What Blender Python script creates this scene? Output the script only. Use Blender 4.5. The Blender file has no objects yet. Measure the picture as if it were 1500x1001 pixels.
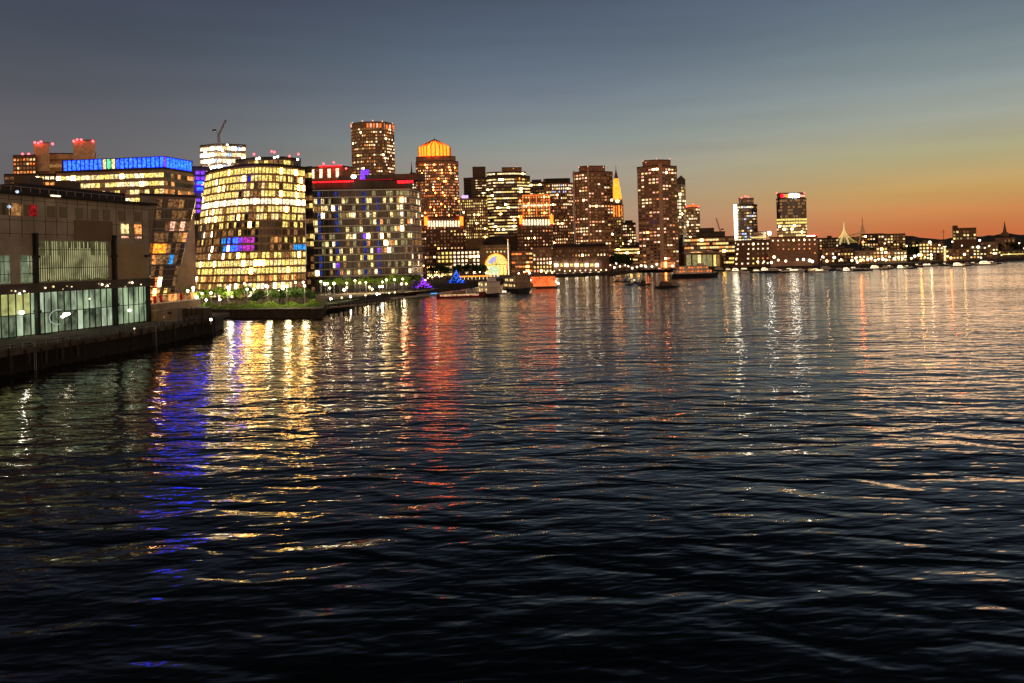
import bpy, math, random
from mathutils import Vector, Matrix
R = random.Random(7)
SC = bpy.context.scene
COL = SC.collection
F = 1083.0; CX = 750.0; HY = 378.0; CAMH = 17.0; ROLL = math.radians(1.5)
GZ = 2.5                                            # level of the quay and the city ground

# ---------------------------------------------------------------- camera maths (pixel of the photo -> point in the place)
def W(px, py, D):
    u, v = (px - CX) / F, (HY - py) / F
    c, s = math.cos(ROLL), math.sin(ROLL)
    return Vector(((u * c + v * s) * D, D, CAMH + (-u * s + v * c) * D))
def proj(p):
    a, b = p[0] / p[1], (p[2] - CAMH) / p[1]
    c, s = math.cos(ROLL), math.sin(ROLL)
    return CX + (a * c - b * s) * F, HY - (a * s + b * c) * F
def onwater(px, py, z=0.0):                         # where the line of sight meets a level
    d = W(px, py, 1.0) - Vector((0, 0, CAMH))
    t = (z - CAMH) / d.z
    return Vector((d.x * t, t, z))

cam = bpy.data.cameras.new('camera'); co = bpy.data.objects.new('camera', cam); COL.objects.link(co)
cam.sensor_width = 36; cam.lens = 36 * F / 1500; cam.shift_y = -(500.5 - HY) / 1500
cam.clip_start = 1; cam.clip_end = 30000
co.matrix_world = Matrix.Translation((0, 0, CAMH)) @ Matrix.Rotation(math.radians(90), 4, 'X') @ Matrix.Rotation(-ROLL, 4, 'Z')
SC.camera = co

# ---------------------------------------------------------------- materials
def lin(c):
    return tuple(((x / 255) / 12.92 if x / 255 <= .04045 else ((x / 255 + .055) / 1.055) ** 2.4) for x in c)
def nodes(name):
    m = bpy.data.materials.new(name); m.use_nodes = True
    nt = m.node_tree; nt.nodes.clear()
    return m, nt, nt.nodes, nt.links
def surf(name, col, rough=.8, scale=.25, amp=.35, metal=0, zs=1.0, spec=.3):
    m, nt, N, L = nodes(name)
    out = N.new('ShaderNodeOutputMaterial'); b = N.new('ShaderNodeBsdfPrincipled')
    g = N.new('ShaderNodeNewGeometry'); mp = N.new('ShaderNodeMapping'); mp.inputs['Scale'].default_value = (scale, scale, scale * zs)
    n = N.new('ShaderNodeTexNoise'); n.inputs['Scale'].default_value = 1; n.inputs['Detail'].default_value = 5; n.inputs['Roughness'].default_value = .65
    r = N.new('ShaderNodeMapRange'); r.inputs[1].default_value = .3; r.inputs[2].default_value = .7; r.inputs[3].default_value = 1 - amp; r.inputs[4].default_value = 1 + amp
    mx = N.new('ShaderNodeVectorMath'); mx.operation = 'SCALE'; mx.inputs[0].default_value = col[:3]
    L.new(g.outputs['Position'], mp.inputs['Vector']); L.new(mp.outputs[0], n.inputs['Vector'])
    L.new(n.outputs['Fac'], r.inputs[0]); L.new(r.outputs[0], mx.inputs['Scale']); L.new(mx.outputs[0], b.inputs['Base Color'])
    b.inputs['Roughness'].default_value = rough; b.inputs['Metallic'].default_value = metal; b.inputs['Specular IOR Level'].default_value = spec
    L.new(b.outputs[0], out.inputs[0]); return m
def emit(name, col, k, scale=1.3, lo=.14, hi=1.5, zs=1.0, sample=False):
    """lit glazing: brightness varies with what stands behind the pane"""
    m, nt, N, L = nodes(name)
    out = N.new('ShaderNodeOutputMaterial'); e = N.new('ShaderNodeEmission'); e.inputs[0].default_value = (*col, 1)
    if lo == hi: e.inputs[1].default_value = k
    else:
        g = N.new('ShaderNodeNewGeometry'); mp = N.new('ShaderNodeMapping'); mp.inputs['Scale'].default_value = (scale, scale, scale * zs)
        n = N.new('ShaderNodeTexNoise'); n.inputs['Scale'].default_value = 1; n.inputs['Detail'].default_value = 3
        r = N.new('ShaderNodeMapRange'); r.inputs[1].default_value = .33; r.inputs[2].default_value = .67; r.inputs[3].default_value = lo * k; r.inputs[4].default_value = hi * k
        L.new(g.outputs['Position'], mp.inputs['Vector']); L.new(mp.outputs[0], n.inputs['Vector']); L.new(n.outputs['Fac'], r.inputs[0]); L.new(r.outputs[0], e.inputs[1])
    L.new(e.outputs[0], out.inputs[0])
    m.cycles.emission_sampling = 'AUTO' if sample else 'NONE'
    return m
M = {}
M['brick'] = surf('brick', (.38, .22, .14)); M['brick_dark'] = surf('brick_dark', (.21, .12, .08)); M['brown'] = surf('brown_stone', (.30, .20, .13))
M['uplit_stone'] = surf('uplit_stone', (.66, .50, .34)); M['concrete'] = surf('concrete', (.32, .25, .19)); M['tan'] = surf('tan_stone', (.38, .28, .18)); M['granite'] = surf('granite', (.50, .28, .18))  # beige block's stone is raised in colour to stand for its uplighting
M['dark'] = surf('dark_cladding', (.10, .085, .07), .6); M['roof'] = surf('roof_felt', (.05, .045, .05), .9)
M['bronze'] = surf('bronze_mullion', (.38, .27, .16), .5, amp=.2, metal=.3); M['slab'] = surf('pale_slab', (.78, .75, .70), .6, amp=.15)
M['white'] = surf('white_paint', (.75, .74, .72), .5, amp=.12); M['metal'] = surf('grey_metal', (.3, .3, .32), .4, metal=.6); M['black'] = surf('black_steel', (.02, .02, .022), .5)
M['glass'] = surf('dark_glass', (.03, .036, .045), .12, amp=.4, spec=.8); M['glass2'] = surf('grey_glass', (.09, .10, .12), .15, amp=.4, spec=.8)
M['timber'] = surf('weathered_timber', (.10, .085, .065), .9, scale=.8, amp=.5); M['pile'] = surf('wet_timber', (.03, .026, .022), .8, scale=1.2)
M['leaf'] = surf('leaf_green', (.16, .26, .03), .8, scale=1.5, amp=.6); M['leaf2'] = surf('leaf_dark', (.06, .11, .03), .8, scale=1.5, amp=.6)
M['bark'] = surf('bark', (.08, .06, .045)); M['ground'] = surf('city_ground', (.09, .08, .07), .9, scale=.05); M['seawall'] = surf('seawall_stone', (.07, .062, .055), .9, scale=.6, amp=.5)
M['paving'] = surf('paving', (.26, .21, .16), .85, scale=.4); M['lawn'] = surf('lawn', (.06, .11, .03), .9, scale=.5, amp=.5); M['hill'] = surf('hill_woods', (.035, .035, .025), .95, scale=.03)
M['hull_dark'] = surf('navy_hull', (.03, .035, .05), .35); M['hull_white'] = surf('white_hull', (.7, .7, .7), .35, amp=.08); M['hull_red'] = surf('maroon_hull', (.16, .03, .02), .4)
M['beige'] = surf('beige_panel', (.40, .33, .20), .7, scale=.5, amp=.15); M['canvas'] = surf('orange_canvas', (.75, .20, .05), .8, amp=.1)
WM = dict(
    yel=emit('lit_yellow', (1, .72, .18), 1.55, lo=.22), pale=emit('lit_pale', (1, .72, .30), 1.6), white=emit('lit_white', (1, .76, .46), 2.3), hotyel=emit('lit_hot_yellow', (1, .46, .07), 55, lo=.6), hotpale=emit('lit_hot_pale', (1, .60, .22), 27, lo=.6), hotorange=emit('lit_hot_orange', (1, .14, .02), 60, lo=.6),
    bright=emit('lit_bright', (1, .84, .60), 11, lo=.6), warm=emit('lit_warm', (1, .36, .10), 1.3), orange=emit('lit_orange', (1, .20, .035), 1.5), pink=emit('lit_pink', (1, .46, .30), 1.6), crown=emit('painted_glow', (1, .08, .006), 9.0, lo=.45), dimred=emit('lit_dim_red', (.5, .02, .02), .5),
    dim=emit('lit_dim', (.9, .42, .14), .42), dimmer=emit('lit_faint', (.9, .42, .16), .24), dimg=emit('lit_dim_olive', (.75, .62, .26), .5), cool=emit('lit_cool', (.5, .65, 1), 1.6),
    blue=emit('lit_blue', (.004, .022, 1), 18.0), led=emit('lit_led_blue', (.001, .006, 1), 70.0, scale=.3), cyan=emit('lit_cyan', (.03, .35, 1), 1.4), violet=emit('lit_violet', (.25, .06, 1), 1.5), magenta=emit('lit_magenta', (.8, .06, .7), .9),
    navy=emit('lit_navy', (.05, .08, .5), .5, lo=.1), red=emit('lit_red', (1, .006, .01), 8.0), green=emit('lit_green', (.1, .9, .35), 2.2), gold=emit('lit_gold', (1, .25, .02), 3.2), skyblue=emit('lit_sky_blue', (.014, .06, 1), 6))
M.update(WM)
M['beacon'] = emit('beacon_red', (1, .05, .06), 9, lo=1, hi=1)
M['globef'] = emit('lamp_globe_far', (1, .72, .40), 3.6, lo=1, hi=1, sample=True); M['globefw'] = emit('lamp_globe_far_white', (1, .82, .6), 4.6, lo=1, hi=1, sample=True)
M['globe'] = emit('lamp_globe', (1, .80, .45), 14, lo=1, hi=1, sample=True)
M['globew'] = emit('lamp_globe_white', (1, .90, .75), 20, lo=1, hi=1, sample=True)
M['globeo'] = emit('lamp_globe_amber', (1, .55, .2), 14, lo=1, hi=1, sample=True)
M['flood'] = emit('floodlight', (1, .90, .78), 48, lo=1, hi=1)
M['greenroom'] = emit('gallery_glazing', (.60, .78, .46), .50, scale=.55, lo=.25, hi=1.5, zs=.35); M['greenroom2'] = emit('gallery_glazing_pale', (.66, .80, .54), .62, scale=.55, lo=.3, hi=1.5, zs=.35)
M['greendim'] = emit('gallery_glazing_dim', (.45, .56, .34), .30, scale=.55, lo=.2, hi=1.6, zs=.6); M['lime'] = emit('gallery_curtain', (.85, .85, .30), .6, scale=.5, lo=.5, hi=1.2)
M['olive'] = emit('hall_glazing', (.55, .50, .20), .13, scale=.4, lo=.5, hi=1.4); M['olive2'] = emit('hall_slat', (.75, .70, .34), .5, scale=.35, lo=.35, hi=1.5)

# ---------------------------------------------------------------- mesh builder
class MB:
    def __init__(s): s.v = []; s.f = []; s.m = []
    def add(s, vs, fs, mi=0):
        o = len(s.v); s.v += [tuple(v) for v in vs]; s.f += [tuple(i + o for i in f) for f in fs]; s.m += [mi] * len(fs); return s
    def box(s, c, size, rz=0, mi=0, top=1.0):
        x, y, z = size[0] / 2, size[1] / 2, size[2] / 2; cr, sr = math.cos(rz), math.sin(rz); vs = []
        for dz in (-z, z):
            k = top if dz > 0 else 1
            for dx, dy in ((-x, -y), (x, -y), (x, y), (-x, y)):
                dx *= k; dy *= k; vs.append((c[0] + dx * cr - dy * sr, c[1] + dx * sr + dy * cr, c[2] + dz))
        return s.add(vs, [(3, 2, 1, 0), (4, 5, 6, 7), (0, 1, 5, 4), (1, 2, 6, 5), (2, 3, 7, 6), (3, 0, 4, 7)], mi)
    def prism(s, bot, top, z0, z1, mi=0):
        n = len(bot)
        return s.add([(p[0], p[1], z0) for p in bot] + [(p[0], p[1], z1) for p in top],
                     [tuple(range(n))[::-1], tuple(range(n, 2 * n))] + [(i, (i + 1) % n, (i + 1) % n + n, i + n) for i in range(n)], mi)
    def tube(s, a, b, r0, r1=None, n=7, mi=0):
        r1 = r0 if r1 is None else r1; a = Vector(a); b = Vector(b); d = (b - a).normalized()
        u = d.orthogonal().normalized(); w = d.cross(u); vs = []
        for p, r in ((a, r0), (b, r1)):
            for i in range(n):
                t = 2 * math.pi * i / n; vs.append(p + (u * math.cos(t) + w * math.sin(t)) * r)
        return s.add(vs, [tuple(range(n))[::-1], tuple(range(n, 2 * n))] + [(i, (i + 1) % n, (i + 1) % n + n, i + n) for i in range(n)], mi)
    def ball(s, c, r, n=10, k=6, sz=1.0, mi=0):
        vs = [(c[0], c[1], c[2] - r * sz)]; fs = []
        for j in range(1, k):
            a = math.pi * j / k - math.pi / 2
            for i in range(n):
                t = 2 * math.pi * i / n; vs.append((c[0] + r * math.cos(a) * math.cos(t), c[1] + r * math.cos(a) * math.sin(t), c[2] + r * sz * math.sin(a)))
        vs.append((c[0], c[1], c[2] + r * sz)); top = len(vs) - 1
        for i in range(n):
            fs.append((0, 1 + (i + 1) % n, 1 + i)); fs.append((top, top - n + i, top - n + (i + 1) % n))
            for j in range(k - 2):
                a0 = 1 + j * n; fs.append((a0 + i, a0 + (i + 1) % n, a0 + n + (i + 1) % n, a0 + n + i))
        return s.add(vs, fs, mi)
    def quadbox(s, q, t=.12, mi=0):                 # thin panel from four points, its back sunk t behind
        q = [Vector(p) for p in q]; n = (q[1] - q[0]).cross(q[3] - q[0]).normalized() * t
        return s.add([p for p in q] + [p - n for p in q], [(0, 1, 2, 3), (0, 4, 5, 1), (1, 5, 6, 2), (2, 6, 7, 3), (3, 7, 4, 0)], mi)
    def build(s, name, mats, parent=None):
        if not isinstance(mats, (list, tuple)): mats = [mats]
        me = bpy.data.meshes.new(name); off = parent.matrix_world.translation if parent else Vector()
        if parent:
            off = Vector(wloc(parent)); vs = [(v[0] - off[0], v[1] - off[1], v[2] - off[2]) for v in s.v]
        else: vs = s.v
        me.from_pydata(vs, [], s.f)
        for m in mats: me.materials.append(M[m] if isinstance(m, str) else m)
        if len(mats) > 1: me.polygons.foreach_set('material_index', s.m)
        o = bpy.data.objects.new(name, me); COL.objects.link(o)
        if parent: o.parent = parent
        return o
def wloc(o):
    p = Vector(o.location)
    while o.parent: o = o.parent; p += Vector(o.location)
    return p
def tag(o, label=None, cat=None, group=None, kind=None):
    if label: o['label'] = label
    if cat: o['category'] = cat
    if group: o['group'] = group
    if kind: o['kind'] = kind
    return o
def thing(name, label, cat, loc=(0, 0, 0), group=None):
    o = bpy.data.objects.new(name, None); COL.objects.link(o); o.location = loc; o.empty_display_size = .5
    return tag(o, label, cat, group)
def copy_tree(o, parent=None):
    c = o.copy(); COL.objects.link(c)
    if parent: c.parent = parent
    for ch in KIDS.get(o.name, []): copy_tree(ch, c)
    return c
KIDS = {}
def kid(o):
    KIDS.setdefault(o.parent.name, []).append(o); return o

# ---------------------------------------------------------------- buildings
BUD = {}
def pat(p=.25, pal=(('pale', 3), ('yel', 3), ('warm', 2), ('white', 1)), rowp=0.0, rowfill=.85, run=.5, dark='glass', rows=None, seed=None, fn=None):
    """which windows are lit: rows that are lit right through, else scattered windows in short runs"""
    rr = random.Random(seed if seed is not None else R.random()); mats = [a for a, w in pal for _ in range(int(w * 2))]
    mem = {}
    p = p * 1.25 + .03 if p > 0 else 0
    def f(e, fl, c, u, v):
        if fn:
            x = fn(e, fl, c, u, v)
            if x: return None if x == 'none' else x
        k = (e, fl)
        if k not in mem: mem[k] = [rr.random() < (rows.get(fl, rowp) if rows else rowp), None]
        q = rowfill if mem[k][0] else p
        if mem[k][1] is not None and rr.random() < run: lit = mem[k][1]
        else: lit = rr.random() < q
        mem[k][1] = lit
        return rr.choice(mats) if lit else ('dimmer' if dark == 'glass' and rr.random() < .5 else dark)
    return f
def windows(root, bot, top, z0, z1, fh, cw, wf, hf, pf, off=.12, start=None, cap=100, edges=None, sub=None):
    nf = max(1, round((z1 - z0) / fh)); fh = (z1 - z0) / nf; lit = []; rest = {}
    for e in range(len(top) - 1):
        if edges is not None and e not in edges: continue
        a0, b0, a1, b1 = [Vector((p[0], p[1], 0)) for p in (bot[e], bot[e + 1], top[e], top[e + 1])]
        Lh = (b1 - a1).length; nc = max(1, round(Lh / cw))
        nrm = Vector(((b1 - a1).y, -(b1 - a1).x, 0)).normalized()
        for fl in range(nf):
            for c in range(nc):
                m = pf(e, fl, c, (c + .5) / nc, (fl + .5) / nf)
                if m is None: continue
                q = []
                for uu, vv in ((c + .5 - wf / 2, fl + .5 - hf / 2), (c + .5 + wf / 2, fl + .5 - hf / 2), (c + .5 + wf / 2, fl + .5 + hf / 2), (c + .5 - wf / 2, fl + .5 + hf / 2)):
                    U, V = uu / nc, vv / nf; p = (a0 * (1 - U) + b0 * U) * (1 - V) + (a1 * (1 - U) + b1 * U) * V
                    p = p + nrm * off; p.z = z0 + vv * fh; q.append(p)
                if m.startswith('glass'): rest.setdefault(m, []).append(q)
                else: lit.append((m, q))
    REFLECT_BOOST = dict(yel=('hotyel', .07), pale=('hotpale', .07), white=('hotpale', .10), orange=('hotorange', .20), warm=('hotorange', .02))  # random panes boosted far beyond window brightness to strengthen the water reflections
    lit = [(REFLECT_BOOST[m][0] if m in REFLECT_BOOST and R.random() < REFLECT_BOOST[m][1] else m, q) for m, q in lit]
    R.shuffle(lit); alldark = [('glass', q, k) for k in rest for q in rest[k]]
    b = BUD.get(root.name, cap); mk = MB(); mats = []
    def mi(m):
        if m not in mats: mats.append(m)
        return mats.index(m)
    for m, q in lit:
        if b > 0:
            b -= 1; MB().quadbox(q, off * .9).build('window', m, root)
        else: mk.quadbox(q, off * .9, mi(m))
    R.shuffle(alldark)
    for _, q, k in alldark:
        if b > 0:
            b -= 1; MB().quadbox(q, off * .9).build('window', k, root)
        else: mk.quadbox(q, off * .9, mi(k))
    BUD[root.name] = b
    if mk.v: tag(mk.build('window', mats, root), kind='stuff')
def block(root, D, pts, ytop, ybot=None, depth=25, wall='brown', wname='wall', base=None, z0=None, zw0=None, parapet=.8, roof='roof', wins=None, xref=None):
    """one storeyed mass. pts: [(pixel column, extra distance)] of the corners seen, left to right"""
    def foot(ps, y): return [W(px, y, D + d) for px, d in ps]
    top = foot(pts, ytop); bot = foot(base, ybot or ytop) if base else top
    zt = W(pts[len(pts) // 2][0], ytop, D + pts[len(pts) // 2][1]).z if xref is None else W(xref, ytop, D).z
    zb = GZ if z0 is None else z0
    T = [(p.x, p.y) for p in top]; B = [(p.x, p.y) for p in bot]
    fx = 1 + depth / D
    T2 = T + [(T[-1][0] * fx, T[-1][1] + depth), (T[0][0] * fx, T[0][1] + depth)]; B2 = B + [(B[-1][0] * fx, B[-1][1] + depth), (B[0][0] * fx, B[0][1] + depth)]
    MB().prism(B2, T2, zb, zt).build(wname, wall, root)
    if parapet:
        cx = sum(p[0] for p in T2) / len(T2); cy = sum(p[1] for p in T2) / len(T2)
        k = [(cx + (p[0] - cx) * 1.012, cy + (p[1] - cy) * 1.012) for p in T2]
        MB().prism(k, k, zt, zt + parapet).build('roof', roof, root)
    if wins:
        w = dict(fh=3.7, cw=3, wf=.6, hf=.5, pf=None, top=1.5); w.update(wins)
        zw = zb + 1 if zw0 is None else zw0
        zz1 = zt - w.pop('top')
        fr = lambda z: (z - zb) / (zt - zb)
        lerp = lambda z: [(B[i][0] + (T[i][0] - B[i][0]) * fr(z), B[i][1] + (T[i][1] - B[i][1]) * fr(z)) for i in range(len(T))]
        windows(root, lerp(zw), lerp(zz1), zw, zz1, w['fh'], w['cw'], w['wf'], w['hf'], w['pf'], **{k: w[k] for k in ('off', 'cap', 'edges') if k in w})
    return T, zt
def bld(name, label, cat, D, pts, ytop, **kw):
    c = W(pts[len(pts) // 2][0], ytop, D)
    root = thing(name, label, cat, (c.x, c.y, GZ))
    T, zt = block(root, D, pts, ytop, **kw)
    return root, T, zt
def beacons(root, D, pxy, mat='beacon', r=.9, name='beacon'):
    for px, py in pxy: MB().ball(W(px, py, D), r, 8, 6).build(name, mat, root)
def gz(px, py, D): return W(px, py, D).z

# ================================================================ SETTING
shore = [(-200, 474), (300, 466), (470, 466), (478, 452), (590, 436), (650, 426), (700, 419), (745, 414), (810, 406.5), (900, 403), (940, 398.5), (1000, 397), (1060, 395.5), (1120, 394.5), (1200, 394), (1310, 391), (1440, 385), (1500, 382), (1700, 378)]
SH = [onwater(*p) for p in shore]
far = [Vector((9000, 9000, 0)), Vector((-9000, 9000, 0)), Vector((-3000, 230, 0))]
mb = MB(); n = len(SH) + 3; P = SH + far
mb.add([(p.x, p.y, GZ) for p in P], [tuple(range(n))]); tag(mb.build('ground', 'ground'), kind='structure')
mb = MB()
for i in range(len(SH) - 1):
    a, b = SH[i], SH[i + 1]; d = (b - a).normalized(); nn = Vector((d.y, -d.x, 0))
    q = [a + nn * .6, b + nn * .6, b - nn * .8, a - nn * .8]
    mb.prism([(p.x, p.y) for p in q], [(p.x, p.y) for p in q], -2, GZ + .35)
sw = mb.build('seawall', 'seawall'); tag(sw, 'dark stone seawall running along the whole city shore', 'seawall')
def water_mat():
    m, nt, N, L = nodes('harbour_water')
    out = N.new('ShaderNodeOutputMaterial'); b = N.new('ShaderNodeBsdfPrincipled')
    b.inputs['Base Color'].default_value = (.0025, .005, .008, 1); b.inputs['Roughness'].default_value = .06; b.inputs['IOR'].default_value = 1.34
    g = N.new('ShaderNodeNewGeometry')
    LAY = WLAY
    EPS = .06
    def height(dx, dy):
        ad = N.new('ShaderNodeVectorMath'); ad.operation = 'ADD'; L.new(g.outputs['Position'], ad.inputs[0]); ad.inputs[1].default_value = (dx, dy, 0)
        tot = None
        for (sx, sy, rot, det, rgh, amp, dist) in LAY:
            mp = N.new('ShaderNodeMapping'); mp.vector_type = 'POINT'; mp.inputs['Rotation'].default_value = (0, 0, math.radians(rot)); mp.inputs['Scale'].default_value = (1, 1, 1)
            L.new(ad.outputs[0], mp.inputs['Vector'])
            m2 = N.new('ShaderNodeVectorMath'); m2.operation = 'MULTIPLY'; L.new(mp.outputs[0], m2.inputs[0]); m2.inputs[1].default_value = (sx, sy, 0)
            t = N.new('ShaderNodeTexNoise'); t.noise_dimensions = '2D'; t.inputs['Scale'].default_value = 1; t.inputs['Detail'].default_value = det; t.inputs['Roughness'].default_value = rgh; t.inputs['Distortion'].default_value = dist
            L.new(m2.outputs[0], t.inputs['Vector'])
            k = N.new('ShaderNodeMath'); k.operation = 'MULTIPLY_ADD'; L.new(t.outputs['Fac'], k.inputs[0]); k.inputs[1].default_value = amp
            if tot: L.new(tot, k.inputs[2])
            else: k.inputs[2].default_value = 0
            tot = k.outputs[0]
        return tot
    h0, hx, hy = height(0, 0), height(EPS, 0), height(0, EPS)
    def grad(h):
        s = N.new('ShaderNodeMath'); s.operation = 'SUBTRACT'; L.new(h0, s.inputs[0]); L.new(h, s.inputs[1])
        q = N.new('ShaderNodeMath'); q.operation = 'DIVIDE'; L.new(s.outputs[0], q.inputs[0]); q.inputs[1].default_value = EPS; return q.outputs[0]
    cb = N.new('ShaderNodeCombineXYZ'); L.new(grad(hx), cb.inputs[0]); bt = N.new('ShaderNodeMath'); bt.operation = 'SUBTRACT'; L.new(grad(hy), bt.inputs[0]); L.new(bt.outputs[0], cb.inputs[1])
    # waves far out hide their own backs: the slopes that can be seen there lean to the harbour side
    fl = N.new('ShaderNodeVectorMath'); fl.operation = 'LENGTH'; L.new(g.outputs['Position'], fl.inputs[0])
    def mm(op, x, y):
        q = N.new('ShaderNodeMath'); q.operation = op
        for i, w_ in enumerate((x, y)):
            if isinstance(w_, (int, float)): q.inputs[i].default_value = w_
            else: L.new(w_, q.inputs[i])
        return q.outputs[0]
    L.new(mm('ADD', mm('DIVIDE', .0048, mm('ADD', mm('DIVIDE', 17, fl.outputs['Value']), .1)), .02), bt.inputs[1])
    pm = N.new('ShaderNodeMapping'); pm.inputs['Scale'].default_value = (.006, .02, 1); L.new(g.outputs['Position'], pm.inputs['Vector'])   # cat's-paws: calmer and rougher patches
    pn = N.new('ShaderNodeTexNoise'); pn.inputs['Scale'].default_value = 1; pn.inputs['Detail'].default_value = 3; L.new(pm.outputs[0], pn.inputs['Vector'])
    pr = N.new('ShaderNodeMapRange'); pr.inputs[1].default_value = .35; pr.inputs[2].default_value = .65; pr.inputs[3].default_value = 1.6; pr.inputs[4].default_value = .8; L.new(pn.outputs['Fac'], pr.inputs[0]); L.new(pr.outputs[0], cb.inputs[2])
    nz = N.new('ShaderNodeVectorMath'); nz.operation = 'NORMALIZE'; L.new(cb.outputs[0], nz.inputs[0])
    L.new(nz.outputs[0], b.inputs['Normal']); L.new(b.outputs[0], out.inputs[0]); return m
#        sx   sy   rot det rough amp  distortion
WLAY = [(.045, .13, -6, 1, .5, .42, .3), (.17, .44, 7, 1.5, .45, .30, .4), (.62, 1.7, -5, 1, .5, .052, .3)]
mb = MB().add([(-9000, -300, 0), (9000, -300, 0), (9000, 9000, 0), (-9000, 9000, 0)], [(0, 1, 2, 3)])
tag(mb.build('water', water_mat()), kind='structure')
# low wooded hills behind the far shore
mb = MB(); rr = random.Random(3)
prof = [(860, 358), (1000, 352), (1100, 352), (1200, 351), (1250, 347), (1280, 343), (1300, 342), (1335, 346), (1370, 351), (1420, 347), (1455, 345), (1480, 342), (1500, 344), (1600, 345), (1800, 350)]
vs = []; fs = []; K = 120
def pf_(x):
    for (a, ya), (b, yb) in zip(prof, prof[1:]):
        if a <= x <= b: return ya + (yb - ya) * (x - a) / (b - a)
for i in range(K + 1):
    x = 860 + (1800 - 860) * i / K; p = W(x, pf_(x) + rr.uniform(-.8, .8), 1500); q = W(x, 372, 1500); vs += [(q.x * .8, 1150, 2), tuple(p), (q.x * 1.6, 2700, 2)]
for i in range(K): a = 3 * i; fs += [(a, a + 3, a + 4, a + 1), (a + 1, a + 4, a + 5, a + 2)]
tag(mb.add(vs, fs).build('hills', 'hill'), kind='structure')
# ================================================================ NEAR PIER AND GALLERY (west side of the basin)
PZ = 4.0
def pier_pt(px, py, z=PZ): return onwater(px, py, z)
a0, a1 = onwater(-260, 700), onwater(0, 556)
E = [onwater(-200, 650), onwater(0, 553), onwater(200, 514), onwater(318, 487)]
tip = E[-1]
root = thing('pier', 'dark timber pier with piles under the glass fronted gallery', 'pier', (tip.x, tip.y, 0))
poly = [(p.x, p.y) for p in E] + [(tip.x - 2, tip.y + 14), (tip.x - 70, tip.y + 40), (-260, 215), (-260, 60)]
MB().prism(poly, poly, PZ - .9, PZ).build('deck', 'timber', root)
pol2 = [(p.x - 1.2, p.y) for p in E] + [(tip.x - 3, tip.y + 12), (tip.x - 70, tip.y + 38), (-258, 213), (-258, 60)]
MB().prism(pol2, pol2, -2, PZ - .95).build('sheet_wall', 'pile', root)
for i in range(len(E) - 1):
    L = (E[i + 1] - E[i]).length; nn = int(L / 3.2)
    for k in range(nn):
        p = E[i].lerp(E[i + 1], (k + .5) / nn)
        MB().tube((p.x + .15, p.y, -2), (p.x + .15, p.y, PZ - .3 + (.7 if k % 4 == 0 else 0)), .2, .18).build('pile', 'pile', root)
for i in range(len(E) - 1):
    a, b = E[i], E[i + 1]; mb = MB()
    for z in (PZ + .5, PZ + 1.0): mb.tube((a.x - .4, a.y, z), (b.x - .4, b.y, z), .04)
    L = (b - a).length
    for k in range(int(L / 2.4)):
        p = a.lerp(b, k / int(L / 2.4)); mb.tube((p.x - .4, p.y, PZ), (p.x - .4, p.y, PZ + 1.05), .05)
    mb.build('railing', 'metal', root)
def wood_bollard(px, py):
    p = onwater(px, py, PZ); mb = MB().tube((p.x, p.y, PZ), (p.x, p.y, PZ + .9), .35, .28, 9); return mb, p
for k in range(9):
    p = E[1].lerp(E[2], k / 9) if k < 5 else E[2].lerp(E[3], (k - 5) / 4 + .1)
    MB().tube((p.x - 1.0, p.y, PZ), (p.x - 1.0, p.y, PZ + .5), .16, .12).ball((p.x - 1.0, p.y, PZ + .55), .2).build('mooring_bollard', 'black', root)
    MB().tube((p.x + .25, p.y + 2.2, 1.0), (p.x + .25, p.y + 2.2, 3.0), .32, .32, 9).build('fender', 'black', root)
    if k % 4 == 1:
        m = MB()
        for s in (-.25, .25): m.tube((p.x + .2, p.y + s + 4, -.5), (p.x + .2, p.y + s + 4, PZ + .6), .05)
        for z in range(10): m.tube((p.x + .2, p.y + 3.75, .1 + z * .42), (p.x + .2, p.y + 4.25, .1 + z * .42), .04)
        m.build('ladder', 'metal', root)
# things on the pier
def pier_box(name, label, cat, px0, px1, ytop, D, mat, depth=3, detail=True):
    a, b = W(px0, ytop, D), W(px1, ytop, D); r = thing(name, label, cat, ((a.x + b.x) / 2, D, PZ))
    w = b.x - a.x; h = a.z - PZ; MB().box(((a.x + b.x) / 2, D + depth / 2, PZ + h / 2), (w, depth, h)).build('body', mat, r)
    MB().box(((a.x + b.x) / 2, D + depth / 2, PZ + h + .06), (w + .15, depth + .15, .12)).build('lid', 'metal', r)
    return r, a, b
r, a, b = pier_box('utility_cabinet', 'white utility cabinet with a dark vent standing on the pier end', 'cabinet', 240, 259, 453, 176, 'concrete')
MB().box(((a.x + b.x) / 2 - .2, 175.95, PZ + 2.0), (.9, .1, .5)).build('vent', 'black', r)
MB().box(((a.x + b.x) / 2 - .1, 175.96, PZ + 1.3), (.06, .06, 2.4)).build('door_gap', 'black', r)
r, a, b = pier_box('service_box', 'beige service box between the gallery corner and the white cabinet', 'service box', 219, 229, 456, 178, 'beige')
MB().box(((a.x + b.x) / 2 - .1, 177.93, PZ + 1.5), (.5, .06, 1.2)).build('panel', 'brown', r)
r, a, b = pier_box('concrete_block', 'long dark concrete block at the outer end of the pier', 'block', 261, 300, 453, 181, 'timber', 4)
for k in range(5):
    MB().box((a.x + (b.x - a.x) * (k + .5) / 5, 180.94, PZ + 1.6), (.12, .1, 3)).build('rib', 'pile', r)
r, a, b = pier_box('storage_box', 'squat brown storage box beside the beige service box', 'storage box', 230, 239, 460, 177, 'brown')
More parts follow.
